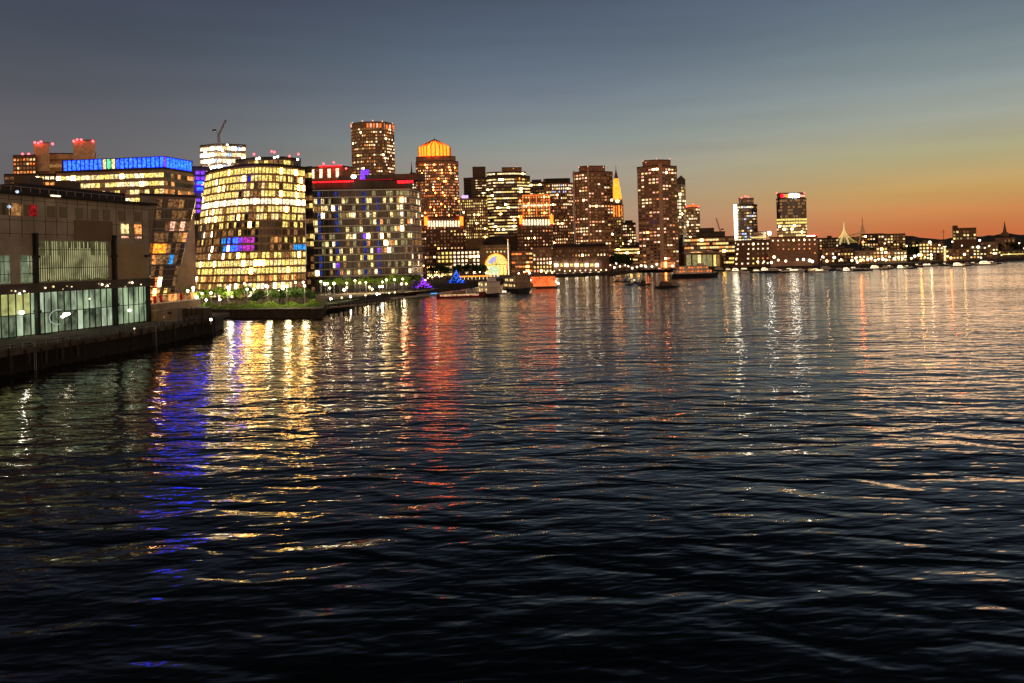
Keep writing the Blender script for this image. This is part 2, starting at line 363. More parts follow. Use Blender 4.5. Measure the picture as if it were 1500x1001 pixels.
for px, py, lab in ((312, 484, 'bright bollard light on the very tip of the pier'), (200, 498, 'small bollard light halfway along the pier edge'), (244, 480, 'small bollard light on the deck before the white cabinet')):
    p = onwater(px - 3, py - 9, PZ); r = thing('bollard_light', lab, 'bollard light', (p.x, p.y, PZ))
    MB().tube((p.x, p.y, PZ), (p.x, p.y, PZ + .9), .16, .14).build('post', 'metal', r); MB().ball((p.x, p.y, PZ + 1.0), .26 if px > 300 else .14).build('globe', 'globew' if px > 300 else 'globef', r)

A = Vector((-98, 142, 0)); B = Vector((-88, 178, 0)); e = (B - A).normalized(); nrm = Vector((e.y, -e.x, 0))
def fs(px, py):                                     # distance along the gallery front seen at a pixel
    lo, hi = -60, 60
    for _ in range(40):
        m = (lo + hi) / 2; p = A + e * m; p.z = 17
        z = 17
        if proj(p)[0] + (HY - py) * -math.sin(ROLL) * 0 < px: lo = m
        else: hi = m
    return lo
def fz(px, py): s = fs(px, py); return W(px, py, (A + e * s).y).z
def FP(s, z, o=0): p = A + e * s + nrm * o; return Vector((p.x, p.y, z))
def fbox(s0, s1, z0, z1, o0, o1):
    q = [FP(s0, 0, o1), FP(s1, 0, o1), FP(s1, 0, o0), FP(s0, 0, o0)]; q = [(p.x, p.y) for p in q]; return MB().prism(q, q, z0, z1)
S0 = -26; S1 = (B - A).length + .3
gal = thing('gallery_building', 'big dark gallery with green lit glass ground floor over the pier', 'gallery', (A.x, A.y, PZ))
zt1, zt2, zu0, zu1, zr = 12.5, 14.4, 14.6, 23.0, 32.0
fbox(S0, S1, PZ, zt1, -40, -.6).build('ground_floor', 'dark', gal)
fbox(S0, S1 + 1, zt1, zt2, -41, 1.2).build('canopy', 'dark', gal)
fbox(S0, S1 + .6, zt2, zr, -40, 0).build('wall', surf('gallery_wall', (.44, .40, .31), .8, scale=.12, amp=.3), gal)
fbox(S0, S1 + 2.5, zr, zr + .5, -41, 1.5).build('roof', 'roof', gal)
fbox(fs(60, 290), S1 - 1, zr + .5, zr + 3.0, -38, -5).build('penthouse', 'roof', gal)
# ground floor glazing, bay by bay
rr = random.Random(11); ns = 40; 
for k in range(ns):
    s0 = S0 + (S1 - S0) * k / ns; s1 = S0 + (S1 - S0) * (k + 1) / ns; t = (k + .5) / ns
    for z0, z1, row in ((PZ + .2, 8.3, 0), (8.4, zt1, 1)):
        if row == 0: m = rr.choice(['greendim', 'greendim', 'greenroom', 'greenroom2'])
        else: m = rr.choice(['greenroom', 'greenroom2', 'greenroom2', 'greenroom', 'greendim'])
        if t > .82: m = 'greenroom'
        pxx = proj(FP((s0 + s1) / 2, 10))[0]
        if row and pxx < 42: m = 'lime'
        MB().quadbox([FP(s0 + .08, z0, .0), FP(s1 - .08, z0, .0), FP(s1 - .08, z1, .0), FP(s0 + .08, z1, .0)], .1).build('window', m, gal)
    fbox(s0 - .07, s0 + .07, PZ, zt1, -.3, .18).build('mullion', 'black', gal)
fbox(S0, S1, 8.28, 8.42, -.2, .16).build('transom', 'black', gal)
for px in (50, 165, 213):
    s = fs(px, 400); fbox(s - .3, s + .3, PZ, 24.5 if px < 200 else zt1, .1, 1.0).build('column', 'black', gal)
    for zz in (8.5, 19.5): fbox(s - .5, s + .5, zz, zz + .5, .1, 1.15).build('bracket', 'black', gal)
p = FP(fs(92, 465), 7.2, -.2 + .5); 
mb = MB()
for i in range(22):
    t0 = math.radians(70 + 9.5 * i); t1 = math.radians(70 + 9.5 * (i + 1)); c = FP(fs(82, 465), 7.2, .35)
    mb.tube(c + e * 2.2 * math.cos(t0) + Vector((0, 0, 1.5 * math.sin(t0))), c + e * 2.2 * math.cos(t1) + Vector((0, 0, 1.5 * math.sin(t1))), .09, n=6)
mb.build('glowing_arc', emit('arc_glow', (.75, .85, .7), .5, lo=1, hi=1), gal)  # open arc that glows in front of the glazing
for px, py, rr_ in ((28, 458, .42), (92, 461, .5), (88, 464, .35), (97, 460, .3), (186, 455, .35), (128, 438, .2)):
    s = fs(px, py); MB().ball(FP(s, W(px, py, (A + e * s).y).z, .4), rr_, sz=.8).build('ceiling_lamp', 'white' if rr_ < .3 else ('flood' if px == 28 else 'bright'), gal)
mb = MB()
for z in (24.3, 27.0, 31.0):
    q = [FP(S0, 0, .05), FP(S1 + .6, 0, .05), FP(S1 + .6, 0, 0), FP(S0, 0, 0)]; q = [(x.x, x.y) for x in q]; mb.prism(q, q, z - .04, z + .04)
for k in range(24):
    s = S0 + (S1 - S0) * (k + .5) / 24; q = [FP(s - .04, 0, .05), FP(s + .04, 0, .05), FP(s + .04, 0, 0), FP(s - .04, 0, 0)]; q = [(x.x, x.y) for x in q]; mb.prism(q, q, zu1 + .5, zr)
mb.build('cladding_joint', 'black', gal)
mb = MB()
for k in range(30):
    s = S0 + (S1 - S0) * k / 30; p = FP(s, zr + .5, .9); mb.tube(p, (p.x, p.y, zr + 1.5), .04, n=4)
mb.tube(FP(S0, zr + 1.5, .9), FP(S1, zr + 1.5, .9), .05, n=4); mb.build('roof_rail', 'metal', gal)
for s_ in (fs(95, 300), fs(150, 300)):
    p = FP(s_, zr + 3, -9); MB().box((p.x, p.y, zr + 4), (3.2, 4.5, 2)).build('roof_unit', 'dark', gal)
# twinkling lights along the canopy
for px in (8, 14, 20, 27, 33, 58, 70, 84, 90, 97, 137, 142, 147, 150, 153, 176, 182, 186, 199):
    s = fs(px, 420); MB().ball(FP(s, zt2 - rr.uniform(.6, 1.9), 1.35), rr.uniform(.09, .2)).build('canopy_lamp', rr.choice(['white', 'bright', 'pale']), gal)
# upper glazed hall with slats
def hall(pxa, pxb, mat, smat, zl, zh, n):
    sa, sb = fs(pxa, 380), fs(pxb, 380)
    MB().quadbox([FP(sa, zl, .12), FP(sb, zl, .12), FP(sb, zh, .12), FP(sa, zh, .12)], .1).build('window', mat, gal)
    mb = MB(); n = int(n * .75)
    for k in range(n):
        s = sa + (sb - sa) * (k + .5) / n; q = [FP(s - .07, 0, .2), FP(s + .07, 0, .2), FP(s + .07, 0, .13), FP(s - .07, 0, .13)]; q = [(x.x, x.y) for x in q]; mb.prism(q, q, zl + rr.uniform(0, .5), zh - rr.choice([.1, .1, 1.5, 3.0]))
    mb.build('slat', smat, gal)
    for z in (zl + (zh - zl) * .33, zl + (zh - zl) * .78): fbox(sa, sb, z - .06, z + .06, .3, .42).build('rail', 'black', gal)
hall(55, 158, 'olive', 'olive2', zu0, zu1, 46)
hall(30, 47, 'greendim', 'olive2', zu0, zu1 - 3, 6)
hall(-10, 14, 'greendim', 'olive', zu0, zu1 - 3, 6)
sa, sb = fs(170, 380), fs(212, 380)
fbox(sa, sb, zu0, zu1 - .4, .02, .22).build('tan_wall_panel', surf('tan_panel', (.46, .36, .20), .7, scale=.3, amp=.15), gal)  # wall panel in its own brown-beige colour
fbox(fs(110, 380), fs(165, 380), zu1 + .3, 27.6, .02, .3).build('upper_panel', surf('olive_panel', (.24, .19, .11), .8, scale=.2, amp=.15), gal)
for k, px in enumerate((4, 12, 21, 30, 38, 50, 77, 95, 118, 141, 158, 180, 204)):
    s = fs(px, 318); w = .9; MB().quadbox([FP(s - w, 27.9, .1), FP(s + w, 27.9, .1), FP(s + w, 30.2, .1), FP(s - w, 30.2, .1)], .08).build('window', 'dimred' if px == 50 else ('dim' if px in (21, 30) else 'glass'), gal)
for px in (184, 203):
    s = fs(px, 336); MB().quadbox([FP(s - 1.1, 25.0, .14), FP(s + 1.1, 25.0, .14), FP(s + 1.1, 27.2, .14), FP(s - 1.1, 27.2, .14)], .1).build('window', 'warm' if px > 190 else 'pale', gal)
    MB().quadbox([FP(s - 1.0, 24.0, .14), FP(s + 1.0, 24.0, .14), FP(s + 1.0, 24.35, .14), FP(s - 1.0, 24.35, .14)], .1).build('window', 'pink', gal)
s0, s1 = fs(68, 302), fs(82, 302); MB().box(FP((s0 + s1) / 2, zr + .2, 1.6), (.3, s1 - s0, .3), -math.atan2(e.x, e.y)).build('strip_light', 'white', gal)
for px, py in ((13, 303), (25, 281)): MB().ball(W(px, py, 140), .3).build('roof_lamp', 'cool', gal)
# a flood lamp on the pier front whose glare lies on the water
for px, py, lab in ((30, 492, 'strong white lamp on the pier edge under the gallery'),):
    pass

# leaning dark glass building beyond the gallery
root, T, zt = bld('leaning_glass_building', 'dark glass office block whose end wall leans outward over the harbour walk', 'office block', 232, [(205, -4), (230, 0), (287, 7.3)], 288,
    ybot=440, base=[(205, -4), (216, 0), (248, 4)], depth=30, wall='glass2', wins=None)
dwins = pat(.05, (('dim', 3), ('warm', 1)), dark='glass')
def lean_fn(e_, fl, c, u, v):
    if e_ == 1:
        if fl == 7 - 0 and u < .0: return None
        if 5 <= fl <= 5 and u < .38: return 'gold'
        if fl == 7 and .3 < u < .8: return 'pink' if rr.random() < .6 else None
        if fl in (1, 2) and u < .45: return rr.choice(['orange', 'warm', 'pale'])
        if fl == 1 and .5 < u < .75: return 'yel'
        if fl == 4 and .6 < u < .8 : return 'cyan' if u < .72 else None
        if fl == 3 and .1 < u < .5: return 'violet' if rr.random() < .3 else None
        if fl >= 8 and rr.random() < .14: return 'dim'
    return None
Tb = [W(px, 440, 232 + d) for px, d in [(205, -4), (216, 0), (248, 4)]]; Tt = [W(px, 288, 232 + d) for px, d in [(205, -4), (230, 0), (287, 7.3)]]
windows(root, [(p.x, p.y) for p in Tb], [(p.x, p.y) for p in Tt], GZ + 1, zt - .5, 3.4, 1.6, .88, .82, pat(.04, (('dim', 1), ('warm', 1)), fn=lean_fn), off=.2, cap=100, edges=(1,))
mb = MB()
for k in range(1, 11):
    z = GZ + 1 + (zt - GZ - 1.5) * k / 11
    fr = (z - GZ) / (zt - GZ); q = [Tb[i].lerp(Tt[i], fr) for i in range(3)]
    for i in (0, 1): mb.tube((q[i].x, q[i].y - .35, z), (q[i + 1].x, q[i + 1].y - .35, z), .13, n=4)
mb.build('floor_band', 'metal', root)
# lit terrace beside the leaning building
p0, p1 = W(214, 440, 215), W(282, 436, 240)
root = thing('terrace', 'red lit outdoor terrace at the foot of the leaning glass building', 'terrace', (p0.x, p0.y, GZ))
MB().prism([(p0.x, p0.y), (p1.x, p1.y), (p1.x, p1.y + 6), (p0.x, p0.y + 10)], [(p0.x, p0.y), (p1.x, p1.y), (p1.x, p1.y + 6), (p0.x, p0.y + 10)], GZ, 6.0).build('wall', 'brown', root)
MB().prism([(p0.x, p0.y - .6), (p1.x, p1.y - .6), (p1.x, p1.y + 6), (p0.x, p0.y + 10)], [(p0.x, p0.y - .6), (p1.x, p1.y - .6), (p1.x, p1.y + 6), (p0.x, p0.y + 10)], 6.0, 6.3).build('deck', 'slab', root)
for k in range(16):
    q = p0.lerp(p1, (k + .5) / 16); MB().quadbox([(q.x - .7, q.y - .15, 6.4), (q.x + .7, q.y - .15, 6.4), (q.x + .7, q.y - .15, 8.6), (q.x - .7, q.y - .15, 8.6)], .1).build('window', rr.choice(['warm', 'warm', 'dim', 'dimred', 'dim']), root)
    MB().ball((q.x, q.y - .9, 6.6 + rr.uniform(-.2, .5)), rr.uniform(.12, .22)).build('string_lamp', rr.choice(['pale', 'white', 'warm']), root)
MB().prism([(p0.x, p0.y), (p1.x, p1.y), (p1.x, p1.y + 6), (p0.x, p0.y + 10)], [(p0.x, p0.y), (p1.x, p1.y), (p1.x, p1.y + 6), (p0.x, p0.y + 10)], 8.8, 9.1).build('roof', 'brown', root)

# ================================================================ SEAPORT BLOCKS
# courthouse-like beige block with red beacons
root, T, zt = bld('stone_block', 'beige windowless topped block with chimney towers and red beacons, behind the blue crowned offices', 'building', 620, [(50, 0), (140, 10)], 226, wall='uplit_stone', depth=40,
    wins=dict(fh=4, cw=4, pf=pat(.0, fn=lambda e_, fl, c, u, v: None if v > .55 and v < .78 and (u < .3) else 'none'), top=1))
for a, b, y in ((49, 80, 210), (107, 139, 206)):
    block(root, 616, [(a, 0), (b, 0)] if a > 100 else [(62 if False else a, 0), (64 + 8, 0)], y, wall='uplit_stone', wname='tower', depth=20, z0=gz(100, 250, 616))
block(root, 612, [(19, 0), (52, 0)], 228, wall='brick_dark', wname='wing', depth=30, wins=dict(fh=3.6, cw=2.6, pf=pat(.35, (('warm', 2), ('pale', 1), ('orange', 1)))), zw0=gz(30, 262, 612))
beacons(root, 614, [(22, 229), (33, 226), (42, 226), (51, 209), (56, 210), (60, 208), (77, 211), (108, 207), (113, 205), (119, 205), (136, 207)], r=.95)
MB().box(W(93, 234, 619), (26, 1.2, 1.2)).build('ledge', 'brown', root); MB().box(W(93, 243, 619), (26, .8, 2.5)).build('window', 'dim', root)
# dark low block in front
root, T, zt = bld('dark_office_block', 'low dark office block with one lit top row, before the beige block', 'office block', 480, [(6, 0), (80, 4)], 256, wall='dark', depth=30,
    wins=dict(fh=3.8, cw=3.2, wf=.75, hf=.5, pf=pat(.10, (('warm', 2), ('pale', 2)), fn=lambda e_, fl, c, u, v: rr.choice(['pale', 'white', 'warm']) if v > .96 - .03 and u < .6 else (rr.choice(['pale', 'white', None]) if u > .62 and v > .7 else None)), top=.3), zw0=gz(40, 290, 480))
# blue crowned offices
root, T, zt = bld('blue_crowned_offices', 'office block lit yellow under a crown of glowing blue fins', 'office block', 275, [(82, 4), (240, 0), (283, 16)], 248, wall='concrete', depth=28,
    wins=dict(fh=3.2, cw=1.9, wf=.86, hf=.52, top=.6, pf=pat(.35, (('yel', 3), ('pale', 4), ('white', 1)), rowp=.75, rowfill=.8, run=.4,
    fn=lambda e_, fl, c, u, v: (('warm' if rr.random() < .35 else ('dim' if rr.random() < .4 else 'glass')) if e_ == 1 else None))), zw0=gz(160, 300, 275))
block(root, 277, [(92, 4), (240, 0), (281, 15)], 232, wall='dark', wname='plant_screen', depth=30, z0=zt + .8)
cz0 = gz(160, 247, 440); cz1 = gz(160, 233, 440)
a, b, c = W(92, 240, 278.6), W(240, 240, 274.6), W(281, 240, 290); mb = MB()
for (q0, q1, nn, e_) in ((a, b, 23, 0), (b, c, 10, 1)):
    for k in range(nn):
        t = (k + .5) / nn; p = q0.lerp(q1, t); d = (q1 - q0).normalized(); px = proj((p.x, p.y, 60))[0]
        m = 'blue'
        if e_ == 0 and 147 < px < 167: m = ('pale', 'green', 'pale')[min(2, int((px - 147) / 6.7))]
        if e_ == 1 and k == 0: m = 'violet'
        if m == 'blue' and px < 215: m = 'skyblue'
        w = .30 * (q1 - q0).length / nn
        zb = zt + .9; zh = zt + 4.5
        MB().quadbox([(p.x - d.x * w, p.y - d.y * w, zb), (p.x + d.x * w, p.y + d.y * w, zb), (p.x + d.x * w, p.y + d.y * w, zh), (p.x - d.x * w, p.y - d.y * w, zh)], .3).build('fin_light', m, root)
# slices behind it
root, T, zt = bld('violet_lit_block', 'narrow block with violet and white windows between blue crown and curved offices', 'building', 470, [(278, 0), (308, 5)], 246, wall='dark', depth=30,
    wins=dict(fh=3.6, cw=2.8, wf=.8, hf=.6, pf=pat(.5, (('violet', 2), ('pale', 2), ('white', 1), ('cool', 2), ('dim', 2)))), zw0=gz(290, 330, 470))
for k in range(2): MB().box(W(293, 268 + 9 * k, 469), (3.2, .6, 1.8)).build('light_panel', 'led', root)
# tower under construction, floodlit
root, T, zt = bld('unfinished_tower', 'unfinished tower top blazing with white work lights and carrying a crane', 'tower', 520, [(293, 6), (318, 0), (360, 8)], 212, wall='concrete', depth=24,
    wins=dict(fh=4.2, cw=3.4, wf=.9, hf=.55, top=.3, pf=pat(.8, (('bright', 3), ('white', 4), ('pale', 2), ('cool', 1)))), zw0=gz(320, 258, 520))
rr = random.Random(5)
for k in range(16):
    MB().ball(W(rr.uniform(296, 360), rr.uniform(212, 248), 514), rr.uniform(.5, .95)).build('work_light', 'flood' if k % 3 == 0 else 'bright', root)
def lattice(mb, a, b, w, n, r=.12):
    a = Vector(a); b = Vector(b); d = (b - a).normalized(); u = d.orthogonal().normalized(); v = d.cross(u)
    cs = [(u * x + v * y) * w / 2 for x, y in ((1, 1), (1, -1), (-1, -1), (-1, 1))]
    for i in range(4): mb.tube(a + cs[i], b + cs[i], r, n=4)
    for k in range(n):
        p, q = a.lerp(b, k / n), a.lerp(b, (k + 1) / n)
        for i in range(4): mb.tube(p + cs[i], q + cs[(i + 1) % 4], r * .6, n=3)
def crane(label, D, base, top, jib, tail, w=1.6):
    b, t, j, tl = W(*base, D), W(*top, D), W(*jib, D), W(*tail, D); r = thing('crane', label, 'crane', b)
    mb = MB(); lattice(mb, b, t, w, 10); mb.build('mast', 'brick_dark', r)
    mb = MB(); lattice(mb, t, j, w * .7, 12); mb.build('jib', 'brick_dark', r)
    MB().box(tl, (w * 2, w, w)).build('counterweight', 'dark', r)
    mb = MB(); mb.tube(t, tl, .25, n=4); mb.build('tail_boom', 'metal', r)
crane('thin lattice crane rising from the unfinished tower', 518, (321, 211), (320, 198), (331, 176), (314, 191), 1.2)
crane('thin crane jib behind the stepped office block', 900, (1056, 346), (1055, 339), (1049, 320), (1058, 336), 1.5)

# curved yellow offices
D = 320
tp = []; bp = []
for k in range(15):
    t = k / 14; px = 302 + (446 - 302) * t; bulge = -16 * math.sin(math.pi * min(1, t * 1.05)) ** .7 + 8 * (1 - t) ** 3
    tp.append((px, bulge)); bp.append((276 + (448 - 276) * t, bulge))
root, T, zt = bld('curved_glass_offices', 'broad curved glass office building with glowing yellow storeys behind the waterfront park', 'office block', D, tp, 243, base=bp, ybot=420, depth=35, wall='bronze', parapet=1.0)
top = [W(px, 243, D + d) for px, d in tp]; bot = [W(px, 420, D + d) for px, d in bp]
TT = [(p.x, p.y) for p in top]; BB = [(p.x, p.y) for p in bot]
nfl = 17
def curv(e_, fl, c, u, v):
    t = (e_ + u) / 14; k = nfl - 1 - fl       # storeys from the top
    x = rr.random()
    if k == 0: return 'yel' if x < .9 else 'pale'
    if k == 4: return 'white' if x < .8 else 'bright'
    if t < .3 and x < .04: return 'bright'
    if k in (1, 2, 3, 5, 6): return 'dim' if x < .16 else ('glass' if x < .26 else ('pale' if x < .5 else 'yel'))
    if k == 7: return 'yel' if x < .3 else ('dim' if x < .6 else 'glass')
    if k in (8, 9, 10):
        if k in (9, 10) and .22 < t < .52: return ('cyan', 'blue', 'blue', 'violet', 'magenta', 'magenta')[min(5, int((t - .22) / .05))] if x < .8 else 'glass'
        if k == 10 and t > .9: return 'cyan'
        return 'dim' if x < .34 else ('warm' if x < .36 else ('yel' if x < .42 else 'glass'))
    if k == 11: return 'yel' if t > .3 and x < .7 else 'dim'
    if k in (12, 13): return 'pale' if x < .3 else ('yel' if x < .92 else 'dim')
    if k == 14: return 'warm' if x < .35 else ('yel' if x < .55 else 'dim')
    if k >= 15: return 'bright' if x < .08 else 'white' if x < .35 else ('yel' if x < .6 else 'dim')
windows(root, BB, TT, GZ + .8, zt - .3, (zt - GZ - 1.1) / nfl, 1.3, .82, .70, curv, off=.12)
def ringpts(fr, out): 
    q = [(BB[i][0] + (TT[i][0] - BB[i][0]) * fr, BB[i][1] + (TT[i][1] - BB[i][1]) * fr - out) for i in range(len(TT))]; return q
for k in range(nfl + 1):
    z = GZ + .8 + (zt - .3 - GZ - .8) * k / nfl; q = ringpts((z - GZ) / (zt - GZ), .42); bk = [(x, y + 1.0) for x, y in q][::-1]
    MB().prism(q + bk, q + bk, z - .11, z + .11).build('floor_band', 'bronze', root)
mb = MB(); 
for i in range(14):
    for h in (0, .5):
        def pt(fr, i=i, h=h):
            q = ringpts(fr, .35); z = GZ + (zt - GZ) * fr
            return (q[i][0] * (1 - h) + q[i + 1][0] * h, q[i][1] * (1 - h) + q[i + 1][1] * h, z)
        mb.tube(pt(0), pt(1), .12 if h else .17, n=4)
mb.build('mullion', 'bronze', root)
# set back crown storey
block(root, D + 8, [(345, 0), (372, -6), (415, -6), (440, 2)], 232, wall='dark', wname='crown_storey', depth=20, z0=zt + 1, wins=dict(fh=3.4, cw=2, wf=.8, hf=.6, top=.2, pf=pat(.5, (('yel', 2), ('dim', 2)))))
for px, py in ((355, 231), (380, 232), (402, 231), (407, 230), (436, 234), (376, 233)): MB().ball(W(px, py, D + 2), .5).build('roof_lamp', 'bright', root)
beacons(root, D + 3, [(372, 226), (398, 222), (402, 223), (424, 229), (437, 226)], r=.45)
# right hand bay of the same ensemble
root, T, zt = bld('glass_stair_block', 'slim glass block closing the end of the curved offices, edged in bronze', 'office block', 330, [(446, 2), (457, 0)], 246, wall='dark', depth=30,
    wins=dict(fh=3.5, cw=1.8, wf=.8, hf=.6, pf=pat(.25, (('yel', 2), ('dim', 3)))), zw0=GZ + 1)
# red topped block behind
root, T, zt = bld('red_edged_block', 'brown block with white lit piers and a glowing red roof edge', 'building', 560, [(452, 4), (500, 0), (516, 10)], 244, wall='brick', depth=30,
    wins=dict(fh=9, cw=6.2, wf=.35, hf=.9, top=1.0, pf=pat(0, fn=lambda e_, fl, c, u, v: ('white' if e_ == 0 and v > .6 else 'none'))), zw0=gz(480, 275, 560))
beacons(root, 556, [(474, 240), (489, 238), (507, 247)], r=.7)
MB().box(W(484, 243.5, 557), (17, 1, .8)).build('roof_light', 'red', root)
MB().box(W(536, 253, 500), (4, 1, 4)).build('sign_light', 'violet', root)
# balconied apartment block
D = 375
root, T, zt = bld('apartment_block', 'wide dark apartment block with thin white balcony slabs and red lit penthouse', 'apartment block', D, [(449, 0), (600, 6), (616, 30)], 277, wall='glass2', depth=34)
def apf(e_, fl, c, u, v):
    k = 11 - fl; x = rr.random()
    if e_ == 1: return 'dim' if x < .25 else ('white' if x < .33 else None)
    t = u
    for q, w in ((.13, .018), (.29, .02), (.56, .014), (.68, .02)):
        if abs(t - q) < w and x < .75: return 'violet' if x < .05 else 'navy'
    if k == 0: return 'dimg' if t > .75 and x < .8 else ('dimg' if x < .12 else 'glass2')
    if k in (1, 2) and t < .18: return 'pale' if x < .7 else 'dim'
    if k == 9: return 'yel' if (.1 < t < .25 or .28 < t < .38 or .46 < t < .62) and x < .85 else None
    if k in (8, 11) and .2 < t < .5 and x < .3: return 'pale'
    if t < .12 and x < .4: return 'pale'
    if x < .08: return 'white'
    if x < .19: return 'pale'
    if x < .33: return 'dimg'
    if x < .42: return 'warm' if x < .36 else 'dim'
    return 'glass' if x < .6 else 'glass2'
Z0 = gz(530, 404, D); 
windows(root, T, T, Z0, zt - .2, (zt - .2 - Z0) / 12, 1.7, .84, .66, apf, off=.15)
for k in range(13):
    z = Z0 + (zt - .2 - Z0) * k / 12
    q = [(T[0][0] - .3, T[0][1] - 1.5), (T[1][0] + .6, T[1][1] - 1.5), (T[2][0] + 1.4, T[2][1] - .5), (T[2][0], T[2][1] + .2), (T[1][0], T[1][1] + .2), (T[0][0], T[0][1] + .2)]
    b = MB().prism(q, q, z - .24, z + .24).build('balcony', 'slab', root)
mb = MB()
for k in range(20):
    t = k / 19; mb.box((T[0][0] + (T[1][0] - T[0][0]) * t, T[0][1] + (T[1][1] - T[0][1]) * t - .9, (Z0 + zt) / 2), (.22 if k % 3 else .35, .5, zt - Z0 - .4))
mb.build('pier', 'metal', root)
block(root, D + 4, [(462, 0), (594, 5), (604, 20)], 265, wall='dark', wname='penthouse', depth=24, z0=zt + .9)
for a, b, y, m in ((456, 518, 266.5, 'red'), (520, 576, 263.5, 'dimred'), (582, 605, 266.5, 'red')):
    MB().box(W((a + b) / 2, y, D + 3), ((b - a) / F * D, .4, .55 if a < 540 else 1.2)).build('roof_light', m, root)
MB().ball(W(518, 259, D), 1.3, sz=.8).build('roof_lamp', 'bright', root); MB().ball(W(603, 257, D + 12), .9).build('roof_lamp', 'bright', root)
MB().box(W(531, 256, D + 8), (2.6, 2, 5), top=.5).build('roof_sign', 'violet', root)
MB().box(W(560, 262, D + 14), (44, 10, 3.4)).build('plant_room', 'dark', root)

# ================================================================ DOWNTOWN TOWERS
WARM = (('pale', 3), ('white', 3), ('warm', 3), ('yel', 1), ('pink', 2)); OFFICE = (('pale', 3), ('white', 3), ('yel', 2), ('dim', 2)); 
# round office tower
pts = [(514, 12), (519, 5), (532, 0), (549, 0), (562, 2), (566, 6), (577, 18)]
root, T, zt = bld('round_office_tower', 'tallest tower, bronze and flat topped, rising behind the apartment block', 'tower', 900, pts, 179, wall='brown', depth=34,
    wins=dict(fh=3.9, cw=2.6, wf=.66, hf=.45, top=6, pf=pat(.30, (('pale', 2), ('dim', 4), ('warm', 2), ('white', 1)), rows={10: .9, 20: .95, 21: .9, 34: .9, 35: .9}, rowfill=.85, rowp=.08,
    fn=lambda e_, fl, c, u, v: ('white' if e_ >= 5 and rr.random() < .34 else None))), zw0=gz(540, 268, 900))
for k in range(14):
    t = k / 13; px = 515 + 61 * t; dd = 12 - 12 * math.sin(math.pi * t); MB().box(W(px, 184 if px < 566 else 186, 899 + dd), (2.2, .8, 5)).build('crown_light', 'orange' if k % 2 else 'pink', root)
beacons(root, 896, [(516, 180), (531, 177.5), (546, 177), (560, 178), (575, 181)], 'pink', .9)
block(root, 880, [(500, 0), (581, 2)], 262, wall='brown', wname='podium', depth=30, wins=dict(fh=4, cw=3, pf=pat(.4, WARM)), zw0=gz(540, 275, 880))
# lantern tower
D = 950
root, T, zt = bld('lantern_tower', 'red granite tower crowned by a floodlit orange pyramid lantern', 'tower', D, [(609, 8), (616, 0), (656, 0), (671, 12)], 236, wall='granite', depth=46,
    base=[(612, 8), (622, 0), (662, 0), (677, 12)], ybot=390,
    wins=dict(fh=3.7, cw=2.4, wf=.5, hf=.46, top=2.5, pf=pat(.42, (('warm', 4), ('pink', 3), ('orange', 7), ('white', 2), ('pale', 2)), rows={14: .9, 22: .9, 34: .7, 35: .8, 36: .6}, rowp=.03, rowfill=.85, run=.3)), zw0=gz(640, 322, D))
block(root, D + 3, [(609.5, 8), (616, 1), (656, 1), (667, 10)], 229, wall='granite', wname='lantern_base', depth=40, z0=zt + .8)
zb = gz(640, 229, D) + .8; c = W(637, 229, D + 22)
ap = gz(637, 204.5, D + 22); wmid = gz(637, 209, D + 22)
ring0 = [(c.x + 22 * math.cos(t), c.y + 21 * math.sin(t)) for t in [math.radians(22.5 + 45 * i) for i in range(8)]]
ring1 = [(c.x + 8.6 * math.cos(t), c.y + 8.2 * math.sin(t)) for t in [math.radians(22.5 + 45 * i) for i in range(8)]]
zc = gz(637, 217, D + 22)
for i in range(8):  # floodlit roof: its glow is put into the panels as emission
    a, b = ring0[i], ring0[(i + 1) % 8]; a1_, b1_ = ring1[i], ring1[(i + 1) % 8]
    MB().add([(a[0], a[1], zb), (b[0], b[1], zb), (b[0], b[1], zc), (a[0], a[1], zc)], [(0, 1, 2, 3)]).build('lantern_glow_panel', 'crown', root)
    MB().add([(a[0], a[1], zc), (b[0], b[1], zc), (b1_[0], b1_[1], wmid), (a1_[0], a1_[1], wmid)], [(0, 1, 2, 3)]).build('lantern_glow_panel', 'crown', root)
    MB().add([(a1_[0], a1_[1], wmid), (b1_[0], b1_[1], wmid), (c.x, c.y, ap)], [(0, 1, 2)]).build('lantern_glow_panel', 'crown', root)
mb = MB()
for i in range(8):
    for h in (0, .33, .66):
        a = Vector((*ring0[i], 0)).lerp(Vector((*ring0[(i + 1) % 8], 0)), h); b = Vector((*ring1[i], 0)).lerp(Vector((*ring1[(i + 1) % 8], 0)), h)
        a.z = zb; m_ = a.copy(); m_.z = zc; b.z = wmid; r_ = .8
        mb.tube(a, m_, r_, n=4); mb.tube(m_, b, r_, n=4); mb.tube(b, (c.x, c.y, ap), r_, n=4)
mb.build('lantern_rib', 'brick_dark', root)
MB().tube((c.x, c.y, ap - 2), (c.x, c.y, ap + 3), .5, .1).build('finial', 'brick', root)
# slim spire next to it
root, T, zt = bld('thin_spired_tower', 'slim dark shaft with a thin spire beside the lantern tower', 'tower', 1000, [(600, 0), (609, 3)], 254, wall='brick_dark', depth=12, wins=dict(fh=4, cw=2.5, pf=pat(.3, WARM)), zw0=gz(604, 290, 1000))
p = W(603, 254, 1004); MB().tube(p, (p.x, p.y, gz(603, 236, 1004)), 1.2, .15).build('spire', 'dark', root)
